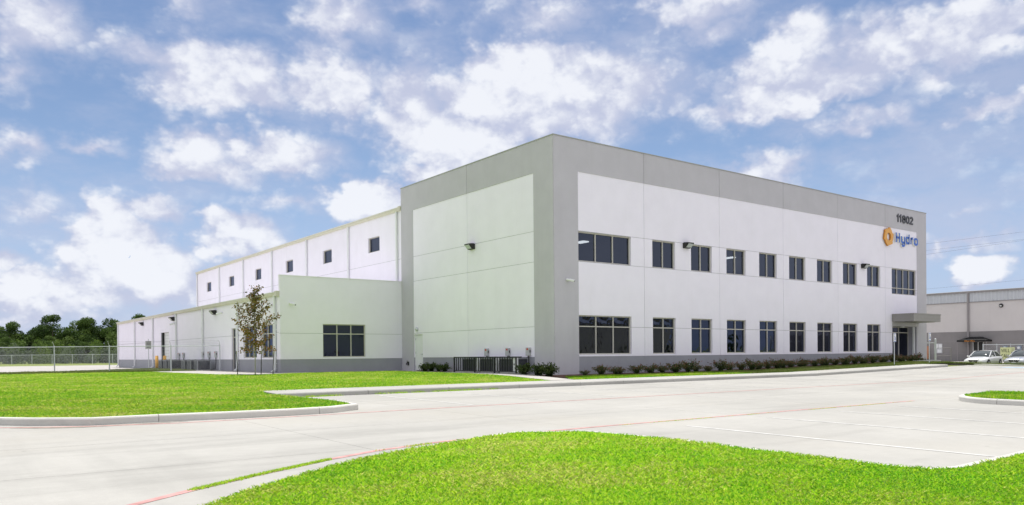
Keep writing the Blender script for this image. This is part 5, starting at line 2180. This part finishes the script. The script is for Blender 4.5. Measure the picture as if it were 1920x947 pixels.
link('lens', mb.mesh('lens', M_LENS), t)
for y, lab in ((9.45, 'blue grey meter box on the warm grey warehouse, left one'), (7.95, 'blue grey meter box on the warm grey warehouse, right one')):
    t = thing('meter_box', lab, 'utility box', (NX, y, .7), 0, 'meter boxes on the warehouse')
    mb = MB()
    mb.box(-.2, -.22, 0, -.0, .22, .75)
    link('case', mb.mesh('case', mat('meter_blue_grey', (.22, .26, .34), .5, .05)), t)
    mb = MB()
    mb.tube((-.2, 0.02, .5), (-.3, 0.02, .5), .15, .14, 12)
    link('meter', mb.mesh('meter', M_PAPER), t)
    mb = MB()
    mb.tube((-.1, 0, -1.5), (-.1, 0, 0), .04, .04, 6)
    link('conduit', mb.mesh('conduit', M_NTRIM), t)
t = thing('notice_board', 'whitish notices on the warehouse wall behind the gate frame', 'notice board', (NX, 17.15, 0))
mb = MB()
mb.box(-.04, -.5, .62, -.005, .5, 1.85)
link('board', mb.mesh('board', mat('notice_board_grey', (.45, .45, .48), .7, .1, 5)), t)
for (a, b, c, d) in ((-.45, -.05, 1.2, 1.75), (.05, .45, 1.25, 1.8), (-.4, .1, .7, 1.1)):
    mb = MB()
    mb.box(-.048, a, c, -.0405, b, d)
    link('notice', mb.mesh('notice', M_PAPER), t)
t = tag(link('rust_panel', None, None, (NX - .15, 18.42, 0)), 'rusty orange panel leaning at the foot of the warehouse wall', 'panel')
mb = MB()
mb.quad((-.12, -.18, -.1), (-.12, .3, -.1), (.08, .3, 1.55), (.08, -.18, 1.55))
mb.quad((-.09, -.18, -.1), (-.09, .3, -.1), (.11, .3, 1.55), (.11, -.18, 1.55))
link('sheet', mb.mesh('sheet', M_RUST), t)

# gate frame and right-hand fence
gz = G(43.6, 1.8) + .1
fence('gate_post', 'tall pale steel post with short rails right of the building', [(43.62, 1.83), (43.0, 2.45)], gz, 2.1, cat='post', rails=(.86,), pr=.08, rr=.03, net=False)
gt = thing('pipe_gate', 'dark grey pipe gate frame between the pale post and the awning', 'gate', (43.72, 1.75, gz))
mb = MB()
g2 = Vector((44.66 - 43.72, 1.04 - 1.75, 0)) * 1.0
for z in (.12, .72, 1.38):
    mb.tube((0, 0, z), (g2.x, g2.y, z), .022, .022, 6)
link('rail', mb.mesh('rail', M_NTRIM), gt)
mb = MB()
mb.tube((g2.x, g2.y, 0), (g2.x, g2.y, 1.4), .03, .03, 6)
mb.tube((g2.x * .5, g2.y * .5, .12), (g2.x * .5, g2.y * .5, 1.38), .016, .016, 6)
link('upright', mb.mesh('upright', M_NTRIM), gt)
rz_ = -.45
fence('chain_link_fence', 'chain link fence behind the parked cars on the right', [(53.33 + i * 1.02, 2.02 - i * .77) for i in range(0, 9)], rz_, 1.9, pr=.035, rr=.025, pitch=.14, wr=.003)


def yard_sign(loc, rz, w, h, label, words):
    t = thing('yard_sign', label, 'sign', loc, rz, 'pale yellow signs on the right fence')
    mb = MB()
    mb.box(-w / 2, -.01, 0, w / 2, .0, h)
    link('sign_panel', mb.mesh('sign_panel', M_YSIGN), t)
    for (txt, x0, z0, s, sx) in words:
        x = x0
        for ch in txt:
            link('letter', letter_mesh('letter', GL[ch], s * .14, .0102, .016, [M_BLK], s * sx, s), t, (x, 0, z0))
            x += {'W': .70, 'I': .26, 'L': .52, 'C': .56, 'A': .56}[ch] * s * sx
    if not words:
        mb = MB()
        for i in range(3):
            mb.box(-w * .3, -.016, h * (.25 + .2 * i), w * .3, -.0102, h * (.32 + .2 * i))
        link('print', mb.mesh('print', M_NTRIM), t)


ra = math.atan2(-.77, 1.02)
yard_sign((54.9, 0.72, .05), ra, 1.0, 1.14, 'pale yellow sign reading WILL behind the white car', [('WILL', -.40, .70, .30, 1.35), ('CALL', -.40, .22, .30, 1.2)])
yard_sign((55.45, .32, .78), ra, .30, .42, 'small pale yellow notice right of the WILL sign', [])
yard_sign((57.35, -1.12, .62), ra, .36, .52, 'pale yellow notice at the right edge above the silver car', [])

# ------------------------------------------------------------------ cars
def ring_loft(mb, rings, k=0, cap=True):
    n = len(rings[0])
    s = len(mb.v)
    for r in rings:
        mb.v += [tuple(p) for p in r]
    for i in range(len(rings) - 1):
        for j in range(n):
            a, b = s + i * n + j, s + i * n + (j + 1) % n
            mb.f.append((a, b, b + n, a + n))
            mb.mi.append(k)
    if cap:
        mb.f.append(tuple(s + j for j in reversed(range(n))))
        mb.f.append(tuple(s + (len(rings) - 1) * n + j for j in range(n)))
        mb.mi += [k, k]


def car(loc, rz, paint, label, hood=1.0):
    t = thing('parked_car', label, 'car', loc, rz, 'cars parked beyond the lot')
    # nose towards -X
    st = [(-2.38, .62, .40, .60), (-2.30, .78, .30, .68), (-2.05, .86, .24, .74), (-1.5, .895, .22, .83), (-.95, .905, .22, .92), (0, .91, .22, .95), (1.2, .905, .22, .97), (1.75, .90, .23, .99), (2.15, .86, .28, .98), (2.36, .76, .36, .90)]
    mb = MB()
    rings = []
    for x, w, zb_, zt in st:
        zm = zb_ + (zt - zb_) * .62
        half = [(w * .90, zb_), (w * .985, zb_ + .08), (w, zm), (w * .965, zt - .05), (w * .86, zt), (w * .45, zt + .035), (0.0, zt + .045)]
        full = [(x, -a, b) for a, b in half] + [(x, a, b) for a, b in reversed(half[:-1])]
        rings.append(full)
    ring_loft(mb, rings)
    me = mb.mesh('body', paint, True)
    link('body', me, t)
    # cabin
    cs = [(-1.02, .80, .93, .93), (-.55, .74, .93, 1.22), (-.12, .66, .93, 1.42), (.5, .64, .93, 1.46), (1.05, .65, .94, 1.41), (1.45, .70, .95, 1.25), (1.9, .78, .97, 1.0)]
    rings = []
    for x, w, zb_, zt in cs:
        half = [(.83, zb_), (max(w + .06, .02) if zt > zb_ + .05 else .82, zb_ + (zt - zb_) * .45), (w, zt - .03 if zt > zb_ + .1 else zt), (w * .6, zt + .02), (0, zt + .03)]
        rings.append([(x, -a, b) for a, b in half] + [(x, a, b) for a, b in reversed(half[:-1])])
    mb = MB()
    ring_loft(mb, rings)
    link('cabin_glass', mb.mesh('cabin_glass', M_CGLASS, True), t)
    mb = MB()
    rr = [[(x, -w * 1.0 - .012, zt - .015), (x, -w * .6, zt + .03), (x, 0, zt + .042), (x, w * .6, zt + .03), (x, w + .012, zt - .015)] for x, w, zb_, zt in cs[2:5]]
    for a, b in zip(rr, rr[1:]):
        for q in range(4):
            mb.quad(a[q], a[q + 1], b[q + 1], b[q])
    link('roof', mb.mesh('roof', paint, True), t)
    mb = MB()
    for s in (-1, 1):
        mb.tube((-1.02, s * .82, .93), (-.12, s * .675, 1.425), .035, .03, 6)
        mb.tube((-.12, s * .675, 1.425), (1.05, s * .665, 1.415), .028, .028, 6)
        mb.tube((.42, s * .84, .94), (.38, s * .66, 1.44), .035, .03, 6)
        mb.tube((1.05, s * .665, 1.415), (1.85, s * .80, .985), .06, .05, 6)
    link('pillar', mb.mesh('pillar', paint), t)
    for s in (-1, 1):
        for x in (-1.42, 1.38):
            mb = MB()
            mb.tube((0, -s * .12, 0), (0, s * .11, 0), .325, .325, 22)
            w_ = link('wheel', mb.mesh('tyre', M_TYRE), t, (x, s * .82, .325))
            mb = MB()
            mb.tube((0, s * .1105, 0), (0, s * .125, 0), .22, .2, 16)
            link('rim', mb.mesh('rim', M_RIM), w_)
            mb = MB()
            mb.tube((x, s * .70, .335), (x, s * .915, .335), .385, .385, 22)
            link('wheel_arch', mb.mesh('wheel_arch', M_BLACK), t)
        mb = MB()
        mb.prism([(-.30, 0), (.28, .05), (.22, .17), (-.2, .12)], lambda u, v, d: (-2.27 + .9 * max(0, (abs(u) - .05)) * (1 if u * s > 0 else .0) * .6 - d, s * .56 + u * (1 if s > 0 else 1) * .85, .56 + v), .0, .06)
        link('headlight', mb.mesh('headlight', M_HEAD), t)
        mb = MB()
        mb.box(-.9, s * .93 - .11 * (s < 0), .93, -.72, s * .93 + .11 * (s > 0), 1.07)
        link('mirror', bevel(mb.mesh('mirror', paint), .02), t)
        for x in (-.15, .85):
            mb = MB()
            mb.box(x, s * .915 - .012, .80, x + .2, s * .915 + .012, .83)
            link('door_handle', mb.mesh('door_handle', paint), t)
    mb = MB()
    mb.prism([(-.40, .14), (.40, .14), (.28, -.06), (-.28, -.06)], lambda u, v, d: (-2.36 - d, u, .52 + v), .0, .045)
    go = link('grille', mb.mesh('grille', M_BLACK), t)
    mb = MB()
    for i in range(3):
        mb.box(-2.412, -.28, .485 + i * .05, -2.406, .28, .5 + i * .05)
    mb.tube((-2.406, 0, .57), (-2.42, 0, .57), .07, .065, 12)
    link('chrome_bars', mb.mesh('chrome_bars', M_RIM), go)
    mb = MB()
    mb.box(-2.34, -.55, .30, -2.30, .55, .40)
    link('lower_intake', mb.mesh('lower_intake', M_BLACK), t)
    mb = MB()
    mb.box(-2.415, -.16, .40, -2.385, .16, .48)
    link('number_plate', mb.mesh('number_plate', M_PAPER), t)
    return t


car((51.0, 1.05, -.56), R(3), M_CARW, 'white sedan parked facing the lot in front of the WILL sign')
car((51.6, -1.95, -.56), R(2), M_CARS, 'silver sedan parked at the right edge of the picture')

# ------------------------------------------------------------------ power lines
def power_line(name, a, b, label, group, sag=.25, r=.012):
    t = tag(link(name, None), label, 'power line', group)
    a, b = Vector(a), Vector(b)
    mb = MB()
    n = 24
    pts = []
    for i in range(n + 1):
        s = i / n
        pts.append(a.lerp(b, s) - Vector((0, 0, sag * 4 * s * (1 - s))))
    mb.path(pts, r, 5)
    link('cable', mb.mesh('cable', M_WIRE), t)


def at60(p, depth):
    return CAM + (Vector(p) - CAM) * (depth / 60.0)


for (p, q, lab) in (((36.93, -0.6, 9.26), (42.93, -5.12, 10.13), 'topmost thin power line in the sky right of the office block'), ((36.92, -0.6, 8.74), (42.93, -5.12, 9.56), 'second thin power line in the sky right of the office block'),
                    ((36.92, -0.6, 8.44), (42.93, -5.12, 9.48), 'third thin power line in the sky right of the office block'), ((36.89, -0.6, 5.77), (42.9, -5.12, 6.44), 'lowest thin power line just above the warm grey warehouse roof')):
    a, b = at60(p, 112), at60(q, 112)
    d = b - a
    power_line('power_line', a - d * 1.0, b + d * 1.5, lab, 'power lines on the right', .2, .010)

# ------------------------------------------------------------------ across the street (seen mirrored in the glass)
rw = thing('opposite_warehouse', 'tan warehouse seen only as a reflection in the ground floor glass', 'building', (10.0, -95.0, -.6))
mb = MB()
mb.box(-26, -25, 0, 22, 0, 7.2)
link('wall', mb.mesh('wall', M_TAN), rw)
mb = MB()
mb.box(-26.2, -25.2, 7.2, 22.2, .2, 7.6)
link('trim', mb.mesh('trim', M_NTRIM), rw)
rw = thing('opposite_warehouse', 'long tan shed seen only as a reflection in the right ground floor windows', 'building', (75.0, -80.0, -.6))
mb = MB()
mb.box(-28, -30, 0, 25, 0, 8.0)
link('wall', mb.mesh('wall', M_TAN), rw)
mb = MB()
mb.box(-28.2, -30.2, 8.0, 25.2, .2, 8.5)
link('trim', mb.mesh('trim', M_NTRIM), rw)
rgt = np.random.default_rng(5)
for i in range(11):
    x = -18 + i * 13.0 + rgt.uniform(-4, 4)
    place_tree('tree', TV[i % 5], x, -76 - rgt.uniform(0, 6), .34 + .26 * rgt.random(), i * 1.1, 'dark tree across the street seen only as a reflection in the office glass', 'trees mirrored in the glass', -.6)
for x in (16.0, 52.0):
    t = thing('utility_pole', 'wooden utility pole seen only as a reflection in the %s office windows' % ('left' if x < 30 else 'right'), 'utility pole', (x, -52, -.6), 0, 'poles mirrored in the glass')
    mb = MB()
    mb.tube((0, 0, 0), (0, 0, 11.5), .17, .12, 8)
    link('pole', mb.mesh('pole', M_WOOD), t)
    for z in (10.9, 10.0):
        mb = MB()
        mb.box(-1.3, -.06, z, 1.3, .06, z + .12)
        link('crossarm', mb.mesh('crossarm', M_WOOD), t)
mb = MB()
mb.box(-120, -62, -.62, 160, -50, -.595)
o = link('road', mb.mesh('road', M_ROAD))
o['kind'] = 'structure'
